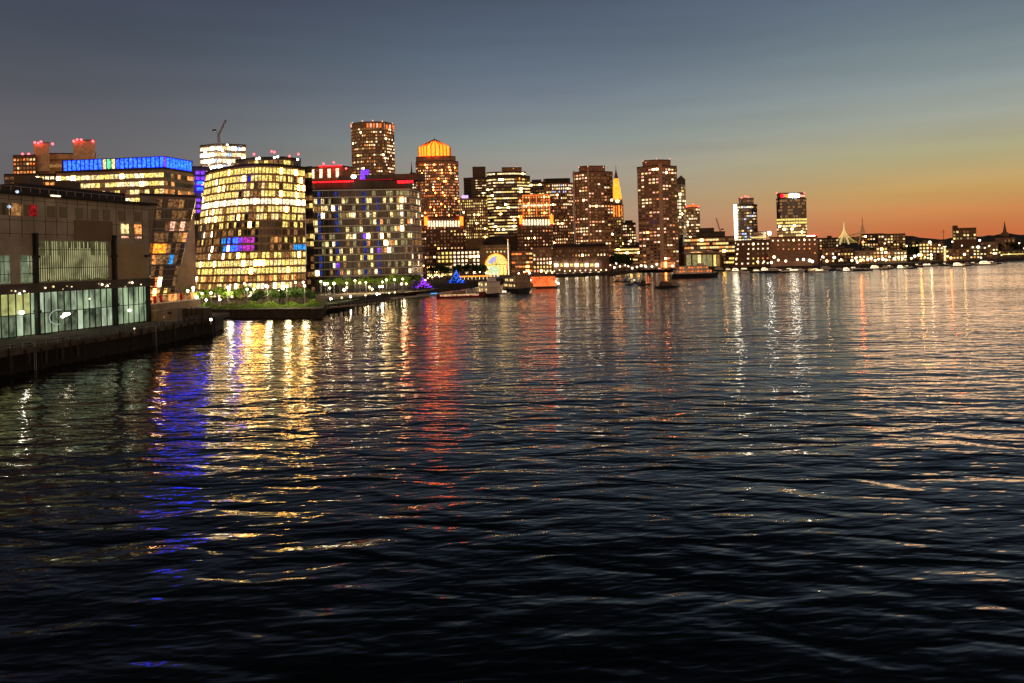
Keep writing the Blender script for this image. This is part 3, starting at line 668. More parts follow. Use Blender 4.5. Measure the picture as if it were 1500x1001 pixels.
# brick wharf block with glowing loggia
def loggia(name, label, D, pts, ytop, x0, x1, yl, n, **kw):
    root, T, zt = bld(name, label, 'building', D, pts, ytop, **kw)
    for k in range(n):
        px = x0 + (x1 - x0) * (k + .5) / n; p = W(px, yl, D - 1.0); w = (x1 - x0) / n * .32 / F * D
        m = MB().quadbox([(p.x - w, p.y, p.z - 3), (p.x + w, p.y, p.z - 3), (p.x + w, p.y, p.z + 2.4), (p.x - w, p.y, p.z + 2.4)], .2)
        m.add([(p.x + w * math.cos(t), p.y, p.z + 2.4 + w * math.sin(t)) for t in [math.pi * i / 6 for i in range(7)]], [tuple(range(7))]); m.build('loggia_arch', 'white', root)
    for px in (x0 - 2, x1 + 2):
        MB().box(W(px, yl - 4, D - .5), (3.2, 3, 9)).build('glowing_turret', 'crown', root)  # solid turrets emit a glow of their own, strengthening streaks on the water
    return root
SP = dict(fh=3.6, cw=3.4, wf=.42, hf=.42, top=9)
root = loggia('brick_tower_block', 'brick block with glowing arches under its roof, before the lantern tower', 760, [(617, 6), (624, 0), (678, 0), (682, 8)], 318, 626, 674, 328, 12, wall='brick_dark', depth=30, wins=dict(SP, pf=pat(.14, WARM)), zw0=gz(640, 392, 760))
root = loggia('brick_loggia_block', 'dark brick block with glowing arches under its roof beside the arch pavilion', 780, [(757, 5), (762, 0), (807, 0), (809, 6)], 318, 765, 806, 326, 10, wall='brick_dark', depth=30, wins=dict(SP, pf=pat(.12, WARM)), zw0=gz(780, 392, 780))
# orange floodlit offices above it
root, T, zt = bld('orange_ribbed_offices', 'office block with orange vertical ribs and lit cornice above the dark brick block', 'office block', 860, [(758, 6), (765, 0), (806, 0)], 286, wall='brick', depth=30,
    wins=dict(fh=3.7, cw=3, wf=.55, hf=.5, top=1, pf=pat(.65, (('orange', 3), ('warm', 3), ('yel', 3), ('pale', 3)), rows={18: 1, 19: 1})), zw0=gz(790, 324, 860))
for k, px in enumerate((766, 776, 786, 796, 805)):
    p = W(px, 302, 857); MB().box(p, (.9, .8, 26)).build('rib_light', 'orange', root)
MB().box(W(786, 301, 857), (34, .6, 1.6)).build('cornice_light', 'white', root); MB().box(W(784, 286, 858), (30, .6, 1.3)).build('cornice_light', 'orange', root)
# dark square towers
root, T, zt = bld('black_square_tower', 'black flat topped tower with few lights, between the lantern tower and the stepped offices', 'tower', 1080, [(692, 0), (711, 2)], 245, wall='dark', depth=25)
root, T, zt = bld('dark_green_block', 'dark greenish block leaning against the foot of the black tower', 'tower', 1060, [(679, 3), (690, 0), (715, 0)], 261, wall='dark', depth=25,
    wins=dict(fh=3.8, cw=3, wf=.8, hf=.4, top=2, pf=pat(.25, OFFICE, fn=lambda e_, fl, c, u, v: 'glass' if e_ == 0 or u < .25 else None)), zw0=gz(700, 300, 1060))
root, T, zt = bld('yellow_grid_offices', 'squarish office block speckled with small yellow windows', 'office block', 900, [(674, 0), (714, 0)], 290, wall='brown', depth=30,
    wins=dict(fh=3.4, cw=2.6, wf=.5, hf=.5, pf=pat(.50, (('yel', 3), ('pale', 3), ('dim', 3)), rows={1: .9, 0: .9})), zw0=gz(690, 350, 900))
MB().box(W(681, 288.5, 899), (8, .6, 3.6)).build('roof_sign', emit('sign_violet', (.75, .5, 1), 1.3, lo=1, hi=1), root)
# stepped white-lit office tower
root, T, zt = bld('stepped_office_tower', 'broad stepped office tower with long white lit floors', 'tower', 900, [(712, 8), (722, 0), (757, 0), (776, 9)], 258, wall='dark', depth=36,
    wins=dict(fh=3.9, cw=3.4, wf=.9, hf=.42, top=2, pf=pat(.34, (('white', 3), ('pale', 4), ('yel', 3), ('dim', 2)), rowp=.5, rowfill=.88, run=.72)), zw0=gz(740, 348, 900))
block(root, 904, [(713, 5), (725, 0), (752, 0), (770, 8)], 252, wall='dark', wname='upper_tier', depth=28, z0=zt + .8, wins=dict(fh=3.5, cw=3, wf=.95, hf=.5, top=.3, pf=pat(.8, (('white', 1), ('pale', 2)), rowp=.7)))
block(root, 908, [(735, 0), (764, 4)], 246, wall='brown', wname='plant_room', depth=20, z0=gz(740, 252, 908), wins=None)
beacons(root, 904, [(748, 243), (752, 247), (757, 244)], 'warm', .7)
for px in (748, 757): p = W(px, 246, 906); MB().tube(p, (p.x, p.y, p.z + 6), .25, .1).build('antenna', 'dark', root)
MB().box(W(761, 262, 899), (1.2, .6, 3)).build('antenna_light', 'gold', root)
# dark low roofs + white crowned tower
root, T, zt = bld('dark_roofed_tower', 'dark tower with two lit patches between the stepped offices and the white crowned tower', 'tower', 960, [(776, 0), (797, 0)], 267, wall='dark', depth=22, wins=dict(fh=3.9, cw=3.5, wf=.8, hf=.45, pf=pat(.15, OFFICE)), zw0=gz(790, 330, 960))
block(root, 964, [(779, 0), (793, 0)], 264, wall='dark', wname='plant_room', depth=10, z0=zt)
root, T, zt = bld('white_crowned_tower', 'brown tower with an arched black top above a band of white light', 'tower', 880, [(797, 6), (808, 0), (830, 0), (839, 8)], 268, wall='brick', depth=30,
    wins=dict(fh=3.7, cw=2.7, wf=.55, hf=.46, top=1, pf=pat(.27, WARM, rows={30: .6}, rowp=.06, fn=lambda e_, fl, c, u, v: ('white' if v > .90 and e_ > 0 and rr.random() < .7 else ('cool' if v > .84 and e_ == 1 and rr.random() < .5 else None)))), zw0=gz(820, 358, 880))
block(root, 882, [(796, 5), (800, 0), (832, 0), (835, 4)], 262, wall='black', wname='crown', depth=26, z0=zt + .8)
# pair of concrete apartment towers
def concrete_tower(name, label, D, pts, ytop, xt, yb, pf, pil):
    root, T, zt = bld(name, label, 'tower', D, pts, ytop, wall='brick', depth=36, wins=dict(fh=3.05, cw=3.6, wf=.62, hf=.46, top=1.5, pf=pf), zw0=gz(pts[1][0], yb, D))
    a, b, c, y2 = xt
    block(root, D + 3, [(a, 4), (b, 0), (c, 4)], y2, wall='brick', wname='upper_block', depth=26, z0=zt + .8)
    for px, dd, w in pil:
        p = W(px, ytop, D + dd); q = W(px, yb, D + dd); MB().box((p.x, p.y - .5, (zt + 2 + q.z) / 2), (w, 1.4, zt + 2 - q.z)).build('pilaster', surf('pale_pilaster', (.62, .42, .32), .7, amp=.12), root)
    return root
HT = (('white', 4), ('pink', 4), ('pale', 3), ('warm', 2)); 
r1 = concrete_tower('ribbed_apartment_tower', 'brown concrete apartment tower with two pale ribs standing before the gold clock tower', 720, [(839, 10), (860, 0), (884, 6), (897, 12)], 252, (848, 860, 886, 244), 392, pat(.16, HT, rowp=.07, rowfill=.6, run=.62), [(861, 0, 1.5), (840.5, 8, 1.2)])
r2 = concrete_tower('corner_apartment_tower', 'tall brown concrete apartment tower standing alone at the water edge with one pale corner rib', 690, [(933, 12), (965, 0), (991, 12)], 243, (941, 964, 982, 235), 396, pat(.17, HT, rowp=.04, rowfill=.5, run=.5), [(966.5, 0, 3.4)])
beacons(r2, 692, [(942, 236), (962, 233), (981, 233), (946, 238)], 'pink', .6); beacons(r1, 722, [(848, 245), (861, 243.5), (884, 245)], 'pink', .6)
for k in range(7): MB().box(W(969 + 3.1 * k, 388, 687 + k * 1.2), (1.3, .3, 5)).build('lobby_window', 'hotorange' if k == 2 else 'warm', r2)
# clock tower with gold floodlit top
D = 1000
root, T, zt = bld('gold_clock_tower', 'slender stone clock tower with gold lit pyramid top', 'clock tower', D, [(896, 2), (909, 0), (913, 6)], 300, wall='tan', depth=16, wins=dict(fh=3.8, cw=3, wf=.5, hf=.5, pf=pat(.3, (('yel', 2), ('dim', 3)))), zw0=gz(904, 380, D))
cx = W(903.5, 300, D + 8); hw = 8
def sq(h, z): return [(cx.x - h, cx.y - h), (cx.x + h, cx.y - h), (cx.x + h, cx.y + h), (cx.x - h, cx.y + h)]
zf = lambda y: gz(902, y, D + 8)
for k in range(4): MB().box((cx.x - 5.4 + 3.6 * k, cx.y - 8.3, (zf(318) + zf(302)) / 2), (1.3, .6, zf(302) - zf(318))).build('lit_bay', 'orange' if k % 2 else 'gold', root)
MB().prism(sq(7.2, 0), sq(6.6, 0), zf(299), zf(292)).build('clock_stage', 'tan', root)
MB().tube((cx.x, cx.y - 7.0, zf(295)), (cx.x, cx.y - 7.5, zf(295)), 3.0, n=16).build('clock_face', 'white', root)
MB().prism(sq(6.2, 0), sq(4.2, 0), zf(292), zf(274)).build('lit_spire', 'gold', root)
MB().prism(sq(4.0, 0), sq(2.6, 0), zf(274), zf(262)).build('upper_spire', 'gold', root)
MB().prism(sq(2.6, 0), sq(.2, 0), zf(262), zf(248)).build('spire_cap', 'brick_dark', root)
MB().tube((cx.x, cx.y, zf(249)), (cx.x, cx.y, zf(241)), .4, .1).build('finial', 'brick_dark', root)
for k in range(4): MB().ball((cx.x - 4.5 + 3 * k, cx.y - 8, zf(293)), .7).build('floodlight', 'gold', root)
# small ones between
root, T, zt = bld('cross_lit_block', 'short dark block with zigzag white windows between the clock tower and the lone tower', 'building', 840, [(912, 0), (931, 2)], 327, wall='dark', depth=20, wins=dict(fh=3.6, cw=2.6, wf=.6, hf=.5, pf=pat(.35, WARM)), zw0=gz(920, 360, 840))
MB().box(W(921, 325, 846), (8, 6, 3)).build('plant_room', 'dark', root)
# curved slim tower behind lone tower
D = 800
root, T, zt = bld('sail_topped_tower', 'slim tower with a slanted sail shaped top and white lit flank behind the lone tower', 'tower', D, [(986, 0), (998, 0), (1004, 8)], 270, base=[(986, 0), (998, 0), (1006, 8)], ybot=340, wall='glass2', depth=20, parapet=0,
    wins=dict(fh=3.6, cw=2.6, wf=.7, hf=.6, top=2, pf=pat(.3, OFFICE, fn=lambda e_, fl, c, u, v: 'white' if e_ == 0 and .25 < v < .9 and rr.random() < .8 else ('dim' if e_ == 1 and rr.random() < .5 else None))), zw0=gz(995, 345, D))
tz = zt; a, b = T[0], T[1]; c_ = T[2]
MB().add([(a[0], a[1], tz), (b[0], b[1], tz), (c_[0], c_[1], tz), (b[0], b[1] , gz(999, 257, D)), (c_[0], c_[1], gz(1002, 262, D)), (b[0], b[1] + 18, tz), (b[0], b[1] + 18, gz(999, 259, D))], [(0, 1, 3), (1, 2, 4, 3), (0, 3, 6), (0, 6, 5), (3, 4, 6), (2, 5, 6, 4)]).build('sail_roof', 'dark', root)
root, T, zt = bld('round_topped_block', 'round cornered block with a pinkish lit roof rim beside the sail topped tower', 'building', 860, [(1004, 6), (1008, 1), (1019, 0), (1025, 6)], 304, wall='concrete', depth=20,
    wins=dict(fh=3.5, cw=2.8, wf=.7, hf=.5, top=.6, pf=pat(.5, (('pale', 3), ('dim', 3), ('white', 1)))), zw0=gz(1012, 350, 860))
MB().box(W(1014, 302, 861), (14, 6, 2.2)).build('roof_rim', 'orange', root); beacons(root, 858, [(1006, 303), (1015, 299.5), (1023, 303)], 'beacon', .7)
# stepped waterfront offices + curved aquarium-like hall
root, T, zt = bld('terraced_waterfront_offices', 'long terraced office block with yellow lit floors right of the lone tower', 'office block', 760, [(1002, 0), (1076, 0)], 347, wall='brown', depth=25,
    wins=dict(fh=3.7, cw=3.2, wf=.9, hf=.5, top=.6, pf=pat(.5, (('yel', 3), ('pale', 3), ('warm', 2)), rowp=.7, rowfill=.85, run=.6)), zw0=gz(1040, 388, 760))
root['label'] = 'long terraced office block with yellow lit floors beside the lone tower'
block(root, 764, [(1020, 0), (1062, 0)], 340, wall='dark', wname='upper_tier', depth=18, z0=zt + .8); block(root, 768, [(1024, 0), (1046, 0)], 335, wall='dark', wname='plant_room', depth=10, z0=gz(1040, 340, 768))
root = thing('curved_roof_hall', 'quay hall with a wavy swept roof and green lit walls by the lone tower', 'hall', W(1030, 380, 725))
base_z = GZ; D = 725
prof = [(1003, 371), (1010, 368), (1020, 366), (1030, 366.5), (1040, 368), (1050, 368.5), (1056, 370), (1060, 375), (1061, 392)]
vs = []; 
for px, py in prof: p = W(px, py, D); vs.append((p.x, p.z))
mb = MB(); k = len(vs); allv = [(x, D, z) for x, z in vs] + [(x, D + 20, z) for x, z in vs] + [(x, D, z - 1.6) for x, z in vs] + [(x, D + 20, z - 1.6) for x, z in vs]
fcs = []
for i in range(k - 1): fcs += [(i, i + 1, k + i + 1, k + i), (2 * k + i, 2 * k + i + 1, i + 1, i), (3 * k + i, 3 * k + i + 1, 2 * k + i + 1, 2 * k + i)]
mb.add(allv, fcs).build('roof', 'metal', root)
x0, x1 = W(1003, 380, D).x, W(1058, 380, D).x; MB().box(((x0 + x1) / 2, D + 11, (GZ + vs[0][1] - 1) / 2), (x1 - x0, 18, vs[0][1] - 1.5 - GZ)).build('wall', 'brown', root)
for a, b, m in ((1006, 1013, 'dimg'), (1015, 1022, 'dimg'), (1022.5, 1028, 'pale'), (1029, 1036, 'dimg'), (1036.5, 1044, 'dimg'), (1046, 1050, 'yel'), (1051, 1055, 'dim')):
    p, q = W(a, 372, D - .2), W(b, 390, D - .2); MB().quadbox([(p.x, p.y + 1.9, q.z), (q.x, p.y + 1.9, q.z), (q.x, p.y + 1.9, p.z - 1), (p.x, p.y + 1.9, p.z - 1)], .2).build('window', m, root)
# ================================================================ ROWES-LIKE ARCH PAVILION AND WHARF BLOCKS
D = 640
root = thing('arch_pavilion', 'stone pavilion with a huge glowing round arch open to the harbour', 'pavilion', W(727, 395, D))
zf = lambda y, x=727: gz(x, y, D)
xl, xr, xc, rad = W(703, 370, D).x, W(747, 370, D).x, W(727, 390, D).x, 9.0
ztop = zf(361); zc = zf(388)
# front wall with a round opening
NA = 28; vs = []; fcs = []
arc = [math.pi - math.pi * i / NA for i in range(NA + 1)]
for t in arc:
    vs.append((xc + rad * math.cos(t), D, zc + rad * math.sin(t)))
    ex = xl + (xr - xl) * (math.pi - t) / math.pi; vs.append((ex, D, ztop))
for i in range(NA): fcs.append((2 * i, 2 * i + 2, 2 * i + 3, 2 * i + 1))
n0 = len(vs); vs += [(xl, D, GZ), (xc - rad, D, GZ), (xc + rad, D, GZ), (xr, D, GZ)]
fcs += [(n0, n0 + 1, 0, 1), (n0 + 2, n0 + 3, 2 * NA + 1, 2 * NA)]
for i in range(NA):                                  # vault
    a, b = vs[2 * i], vs[2 * i + 2]; q = len(vs); vs += [(a[0], D + 12, a[2]), (b[0], D + 12, b[2])]; fcs.append((2 * i, q, q + 1, 2 * i + 2))
MB().add(vs, fcs).build('wall', 'tan', root)
MB().prism([(xl, D + 12.5), (xr, D + 12.5), (xr, D + 22), (xl, D + 22)], [(xl, D + 12.5), (xr, D + 12.5), (xr, D + 22), (xl, D + 22)], GZ, ztop).build('rear_wall', 'tan', root)
MB().prism([(xl - .5, D - .6), (xr + .5, D - .6), (xr + .5, D + 22), (xl - .5, D + 22)], [(xl - .5, D - .6), (xr + .5, D - .6), (xr + .5, D + 22), (xl - .5, D + 22)], ztop, ztop + 1.2).build('cornice', 'tan', root)
c8 = W(726, 352, D + 11); dm = [(c8.x + 12 * math.cos(math.radians(45 * i + 22.5)), c8.y + 10 * math.sin(math.radians(45 * i + 22.5))) for i in range(8)]; dm2 = [(c8.x + 6 * math.cos(math.radians(45 * i + 22.5)), c8.y + 5 * math.sin(math.radians(45 * i + 22.5))) for i in range(8)]
MB().prism(dm, dm, ztop + 1.2, ztop + 4).prism(dm, dm2, ztop + 4, ztop + 9).build('dome', 'roof', root)
# glowing glass wall set inside the vault
def disc(cx, y, cz, r, a0, a1, r0=0, n=24):
    v = []; f = []
    for i in range(n + 1):
        t = a0 + (a1 - a0) * i / n; v += [(cx + r0 * math.cos(t), y, cz + r0 * math.sin(t)), (cx + r * math.cos(t), y, cz + r * math.sin(t))]
    for i in range(n): f.append((2 * i, 2 * i + 1, 2 * i + 3, 2 * i + 2))
    return MB().add(v, f)
disc(xc, D + 3, zc, rad, 0, math.pi, 0).build('arch_window', 'yel', root)
MB().add([(xc - rad, D + 3, GZ), (xc + rad, D + 3, GZ), (xc + rad, D + 3, zc), (xc - rad, D + 3, zc)], [(0, 1, 2, 3)]).build('arch_window', 'yel', root)
disc(xc, D + 2.7, zc, 7.2, math.pi * .5, math.pi * .93, 3.4).build('lavender_glow', emit('lavender_glow_tint', (.55, .5, .95), 1.0, lo=1, hi=1), root)  # lavender part of the arch's glow, laid over it as an emissive patch
disc(xc, D - .3, zc, rad + .7, 0, math.pi, rad).build('archivolt', 'gold', root)
mb = MB()
for k in range(1, 8): t = math.pi * k / 8; mb.tube((xc, D + 2.4, zc), (xc + rad * math.cos(t), D + 2.4, zc + rad * math.sin(t)), .14, n=4)
for k in range(5): mb.tube((xc - 6 + 3 * k, D + 2.4, GZ), (xc - 6 + 3 * k, D + 2.4, zc), .14, n=4)
mb.tube((xc - rad, D + 2.4, zc), (xc + rad, D + 2.4, zc), .2, n=4)
mb.build('mullion', 'bronze', root)
for k in range(6): MB().box((xc - 7.5 + 3 * k, D - .15, zf(369)), (1.0, .3, 1.3)).build('window', 'pale', root)
for k in range(9): MB().box((xl + 3.5 + 2.4 * k, D - .15, zf(364.5)), (.8, .3, .9)).build('window', 'dim', root)
MB().box((xr - 2.4, D - .2, zf(392)), (2.0, .3, 5)).build('window', 'orange', root)
root, T, zt = bld('lit_wharf_wing', 'brick wharf wing with four rows of bright square windows beside the round arch', 'wharf building', 642, [(640, 4), (663, 0), (703, 0)], 367, wall='brick_dark', depth=22,
    wins=dict(fh=3.45, cw=3.3, wf=.55, hf=.55, top=.6, pf=pat(.15, (('pale', 3), ('white', 2)), dark='glass', fn=lambda e_, fl, c, u, v: 'white' if e_ == 1 and fl >= 2 and rr.random() < .93 else ('yel' if e_ == 0 and rr.random() < .6 else None))))
root, T, zt = bld('orange_floored_wing', 'brick wing with orange lit floors between the arch and the flagpole', 'wharf building', 645, [(749, 0), (780, 0)], 367, wall='brick', depth=22,
    wins=dict(fh=3.5, cw=3, wf=.88, hf=.4, top=1, pf=pat(.2, (('orange', 4), ('warm', 4), ('pale', 1)), rowp=.85, rowfill=.85)))
root['label'] = 'brick wing with orange lit floors beside the flagpole and the round arch'
root, T, zt = bld('corner_brick_block', 'dark brick corner block with white windows standing over the orange barge', 'wharf building', 630, [(780, 3), (785, 0), (808, 0)], 363, wall='brick', depth=22,
    wins=dict(fh=3.4, cw=2.9, wf=.5, hf=.5, top=1.5, pf=pat(.3, (('white', 3), ('pink', 2), ('pale', 2)), fn=lambda e_, fl, c, u, v: 'yel' if fl == 1 and rr.random() < .8 else None)))
root, T, zt = bld('low_lit_shop_row', 'low yellow lit building behind the blue lit tree', 'building', 600, [(625, 0), (662, 0)], 388, wall='brown', depth=12, wins=dict(fh=3.4, cw=3, wf=.8, hf=.6, top=.6, pf=pat(.8, (('yel', 3), ('pale', 2)))))
root, T, zt = bld('yellow_bay_block', 'dark block with one bright yellow bay below the brick arches', 'building', 655, [(622, 4), (628, 0), (655, 0), (664, 2)], 366, wall='brick_dark', depth=22, wins=dict(fh=3.6, cw=3, wf=.6, hf=.5, top=1, pf=pat(.12, WARM, fn=lambda e_, fl, c, u, v: 'yel' if e_ == 1 and .3 < u < .9 and fl > 2 and rr.random() < .85 else None)))
p = W(745, 398, 632); r = thing('flagpole', 'tall pale flagpole rising beside the round arch', 'flagpole', (p.x, p.y, GZ))
MB().tube((p.x, p.y, GZ), (p.x, p.y, gz(744, 352, 632)), .45, .25).build('pole', 'white', r); MB().ball((p.x, p.y, gz(744, 351.5, 632)), .5).build('truck', 'gold', r)
# long dark wharf block with row of bright shop lights
root, T, zt = bld('long_dark_wharf', 'long dark brick wharf block over a row of bright ground floor lights', 'wharf building', 655, [(809, 0), (892, 0)], 361, wall='brick_dark', depth=26,
    wins=dict(fh=3.4, cw=2.8, wf=.42, hf=.42, top=1.4, pf=pat(.10, WARM, run=.6)), zw0=gz(850, 384, 655))
MB().box(W(850, 359.5, 660), (44, 14, 2.4)).build('roof_range', 'roof', root)
for k in range(9): p = W(815 + 7.4 * k, 388.5, 653); MB().box(p, (2.6, .6, 2.6)).build('shop_window', 'bright' if k % 2 == 0 else 'yel', root)
root, T, zt = bld('banded_low_offices', 'low office block with long yellow bands behind the dark tree', 'office block', 740, [(899, 0), (938, 0)], 362, wall='brown', depth=20,
    wins=dict(fh=3.2, cw=3, wf=.97, hf=.42, top=.5, pf=pat(.3, (('yel', 3), ('pale', 4)), rowp=.8, rowfill=.95, run=.8)))
# ================================================================ NORTH END AND BEYOND
D = 820
root, T, zt = bld('edge_lit_tower', 'grey apartment tower with one edge lit white from top to bottom', 'tower', D, [(1075, 4), (1081, 0), (1101, 0), (1109, 8)], 300, wall='glass2', depth=24,
    wins=dict(fh=3.3, cw=3, wf=.8, hf=.5, top=1, pf=pat(.30, (('dim', 3), ('pale', 2), ('cool', 2), ('white', 1)), fn=lambda e_, fl, c, u, v: ('white' if e_ == 0 else None))), zw0=gz(1090, 358, D))
block(root, D + 4, [(1082, 0), (1104, 2)], 291, wall='glass2', wname='upper_block', depth=16, z0=zt + .8, wins=dict(fh=3.3, cw=2.6, wf=.7, hf=.5, top=.5, pf=pat(.35, (('dim', 3), ('white', 1)))))
MB().box(W(1077.5, 325, D - 1), (2.8, .6, 38)).build('edge_light', 'bright', root); beacons(root, D, [(1086, 290), (1092, 287.5), (1096, 289)], 'beacon', .8)
root, T, zt = bld('bright_crowned_tower', 'glass tower with a blazing white and pink rooftop crown', 'tower', D, [(1137, 6), (1142, 0), (1172, 0), (1181, 6)], 291, wall='glass2', depth=30,
    wins=dict(fh=3.4, cw=2.7, wf=.85, hf=.6, top=.3, pf=pat(.5, (('pale', 2), ('white', 1)), dark='glass2', fn=lambda e_, fl, c, u, v: ('yel' if .38 < v < .52 and rr.random() < .9 else ('white' if v < .06 else (('pale' if rr.random() < .55 else 'dim') if v < .38 else (('dim' if rr.random() < .4 else 'glass2'))))))), zw0=gz(1160, 352, D))
block(root, D + 1, [(1138, 5), (1143, 0), (1172, 0), (1179, 5)], 283, wall='glass2', wname='crown', depth=24, z0=zt + .8)
for k, m in enumerate(('dimred', 'red', 'warm', 'gold', 'bright', 'flood', 'flood', 'bright', 'pink', 'pink')):
    px = 1140 + 3.9 * (k + .5); MB().box(W(px, 287, D - .6), (2.9, .5, 3.4 if k < 8 else 2.2)).build('crown_light', m, root)
beacons(root, D, [(1138, 283), (1178, 283)], 'beacon', .8)
# long brick wharves with dotted lights
root, T, zt = bld('gabled_brick_wharf', 'long brick wharf with three rows of round lights at its stepped end', 'wharf building', 700, [(1078, 6), (1100, 0), (1128, 0)], 353, base=[(1074, 6), (1100, 0), (1128, 0)], ybot=390, wall='brick_dark', depth=30,
    wins=dict(fh=4.2, cw=4.3, wf=.32, hf=.32, top=.8, pf=pat(.5, (('white', 2), ('warm', 2)), fn=lambda e_, fl, c, u, v: 'white' if fl >= 3 or e_ == 0 else ('yel' if u < .6 and fl < 2 else None))))
root, T, zt = bld('low_red_wharf', 'long low red brick wharf with a line of round lights under its eaves', 'wharf building', 705, [(1128, 0), (1197, 3)], 347, wall='brick', depth=30,
    wins=dict(fh=4.6, cw=5.2, wf=.26, hf=.30, top=.6, pf=pat(.2, (('warm', 2), ('pink', 2)), fn=lambda e_, fl, c, u, v: 'white' if v > .9 else ('none' if v < .3 else None))))
p0, p1 = W(1128, 366, 690), W(1190, 372, 690); MB().add([(p0.x, 704, p0.z + 2), (p1.x, 704, p1.z + 2), (p1.x, 690, GZ + 5), (p0.x, 690, GZ + 5), (p0.x, 690, GZ), (p1.x, 690, GZ)], [(3, 2, 1, 0), (4, 5, 2, 3)]).build('shed_roof', 'brick', root)
root, T, zt = bld('lit_roof_block', 'small block with a glowing white and red rooftop at the end of the wharf', 'building', 760, [(1178, 0), (1200, 0)], 352, wall='brick_dark', depth=14)
MB().box(W(1188, 348, 759), (8, 2, 4)).build('roof_lamp', 'bright', root); MB().box(W(1192, 344.5, 760), (6, 2, 1.2)).build('roof_light', 'red', root)
root, T, zt = bld('yellow_terrace_houses', 'stepped houses with yellow bands at the foot of the edge lit tower', 'building', 770, [(1100, 0), (1122, 0)], 340, wall='brown', depth=14, wins=dict(fh=3.3, cw=3, wf=.9, hf=.45, top=.5, pf=pat(.7, (('yel', 2), ('pale', 2)), rowp=.5)))
p = W(1127, 350, 765); r = thing('beacon_mast', 'short mast with a brilliant white light on the wharf roofs', 'mast', (p.x, p.y, GZ)); MB().tube((p.x, p.y, GZ), (p.x, p.y, gz(1127, 344, 765)), .6, .4).build('pole', 'metal', r); MB().ball(W(1127, 342, 765), 1.9).build('globe', 'flood', r)
# cable stayed bridge
D = 1150
r = thing('cable_bridge', 'floodlit cable stayed bridge with two pointed towers behind the far roofs', 'bridge', W(1250, 352, D))
for k, (px, yt, yb) in enumerate(((1236, 325, 352), (1263, 318, 352))):
    t = W(px, yt, D + k * 90); zb_ = gz(px, yb + 6, D + k * 90); zt_ = t.z; y = t.y
    mb = MB(); zm = zb_ + (zt_ - zb_) * .55
    for s in (-1, 1): mb.tube((t.x + s * 7, y, zb_), (t.x + s * 1.0, y, zm), 1.3, 1.0, 6)
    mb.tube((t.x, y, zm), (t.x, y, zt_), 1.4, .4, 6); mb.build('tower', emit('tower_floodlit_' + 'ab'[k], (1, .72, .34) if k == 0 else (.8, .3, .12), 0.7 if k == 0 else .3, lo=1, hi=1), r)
    mb = MB()
    for j in range(9):
        for s in (-1, 1): mb.tube((t.x, y, zt_ - 2 - j * 2.2), (t.x + s * (5 + j * 2.6), y + s * 10, zb_ + 2), .14, n=3)
    mb.build('cable', 'yel' if k == 0 else 'dim', r)
p0, p1 = W(1240, 345, D), W(1266, 339, D + 90); MB().quadbox([(p0.x, p0.y, p0.z - 3), (p1.x, p1.y, p1.z - 3), (p1.x, p1.y, p1.z), (p0.x, p0.y, p0.z)], 1).build('deck', 'dim', r)
# far skyline blocks on the north shore: (x0, x1, top, D, wall, p, word)
rr = random.Random(21)
far_blocks = [
 (1196, 1228, 349, 900, 'dark', .22, 'dark block with scattered white windows between the red wharf and the bridge', 'office block'),
 (1204, 1222, 363, 760, 'brick', .3, 'brick house with white porch lights before the dark bridge side block', 'house'),
 (1222, 1250, 364, 770, 'brown', .25, 'low brown house under the bridge tower', 'house'),
 (1262, 1290, 343, 880, 'dark', .3, 'wooded flank block just beside the second bridge tower', 'apartment block'),
 (1286, 1326, 343, 840, 'brown', .3, 'wide apartment block on the rise with cream lit corners', 'apartment block'),
 (1283, 1300, 361, 730, 'tan', .6, 'small house with a yellow lit gable', 'house'),
 (1300, 1328, 367, 722, 'concrete', .6, 'grey waterfront shed with very bright ground floor', 'shed'),
 (1252, 1284, 367, 728, 'brown', .5, 'brown waterfront shed with pale lit doors', 'shed'),
 (1330, 1346, 352, 800, 'dark', .15, 'narrow dark block between the grey shed and the yellow block', 'building'),
 (1346, 1366, 355, 780, 'tan', .75, 'yellow lit block with a white corner light', 'building'),
 (1366, 1382, 356, 790, 'brick', .3, 'low brick block beside the white column', 'building'),
 (1385, 1420, 364, 750, 'brown', .18, 'long low brown shed beside the white column', 'shed'),
 (1420, 1445, 360, 770, 'dark', .35, 'dark shed with string of red and yellow lights', 'shed'),
 (1436, 1462, 354, 830, 'brown', .1, 'dark brown mill under the domed hill', 'mill'),
 (1462, 1500, 366, 840, 'dark', .1, 'dark landing hall below one long yellow light strip', 'hall'),
 (1498, 1540, 360, 850, 'brown', .2, 'brown shed past the landing hall', 'shed'),
]
for x0, x1, yt, D, wl, p_, lab, cat in far_blocks:
    root, T, zt = bld('house' if cat == 'house' else ('apartment_block' if 'apart' in cat else cat.replace(' ', '_')), lab, cat, D, [(x0, 2), (x1, 0)], yt, wall=wl, depth=16, wins=dict(fh=3.3, cw=3.2, wf=.55, hf=.5, top=.8, pf=pat(p_, (('pale', 3), ('white', 3), ('yel', 3), ('warm', 2)), run=.4)))
    if rr.random() < .6:
        xm = x0 + (x1 - x0) * rr.uniform(.3, .7); block(root, D + 3, [(xm - 3, 0), (xm + 4, 0)], yt - 2.5, wall=wl, wname='roof_house', depth=6, z0=zt)
root = [o for o in bpy.data.objects if o.get('label', '').startswith('dark landing hall')][0]
MB().box(W(1484, 372.5, 838), (24, .5, 1.0)).build('strip_light', 'yel', root)
D = 900
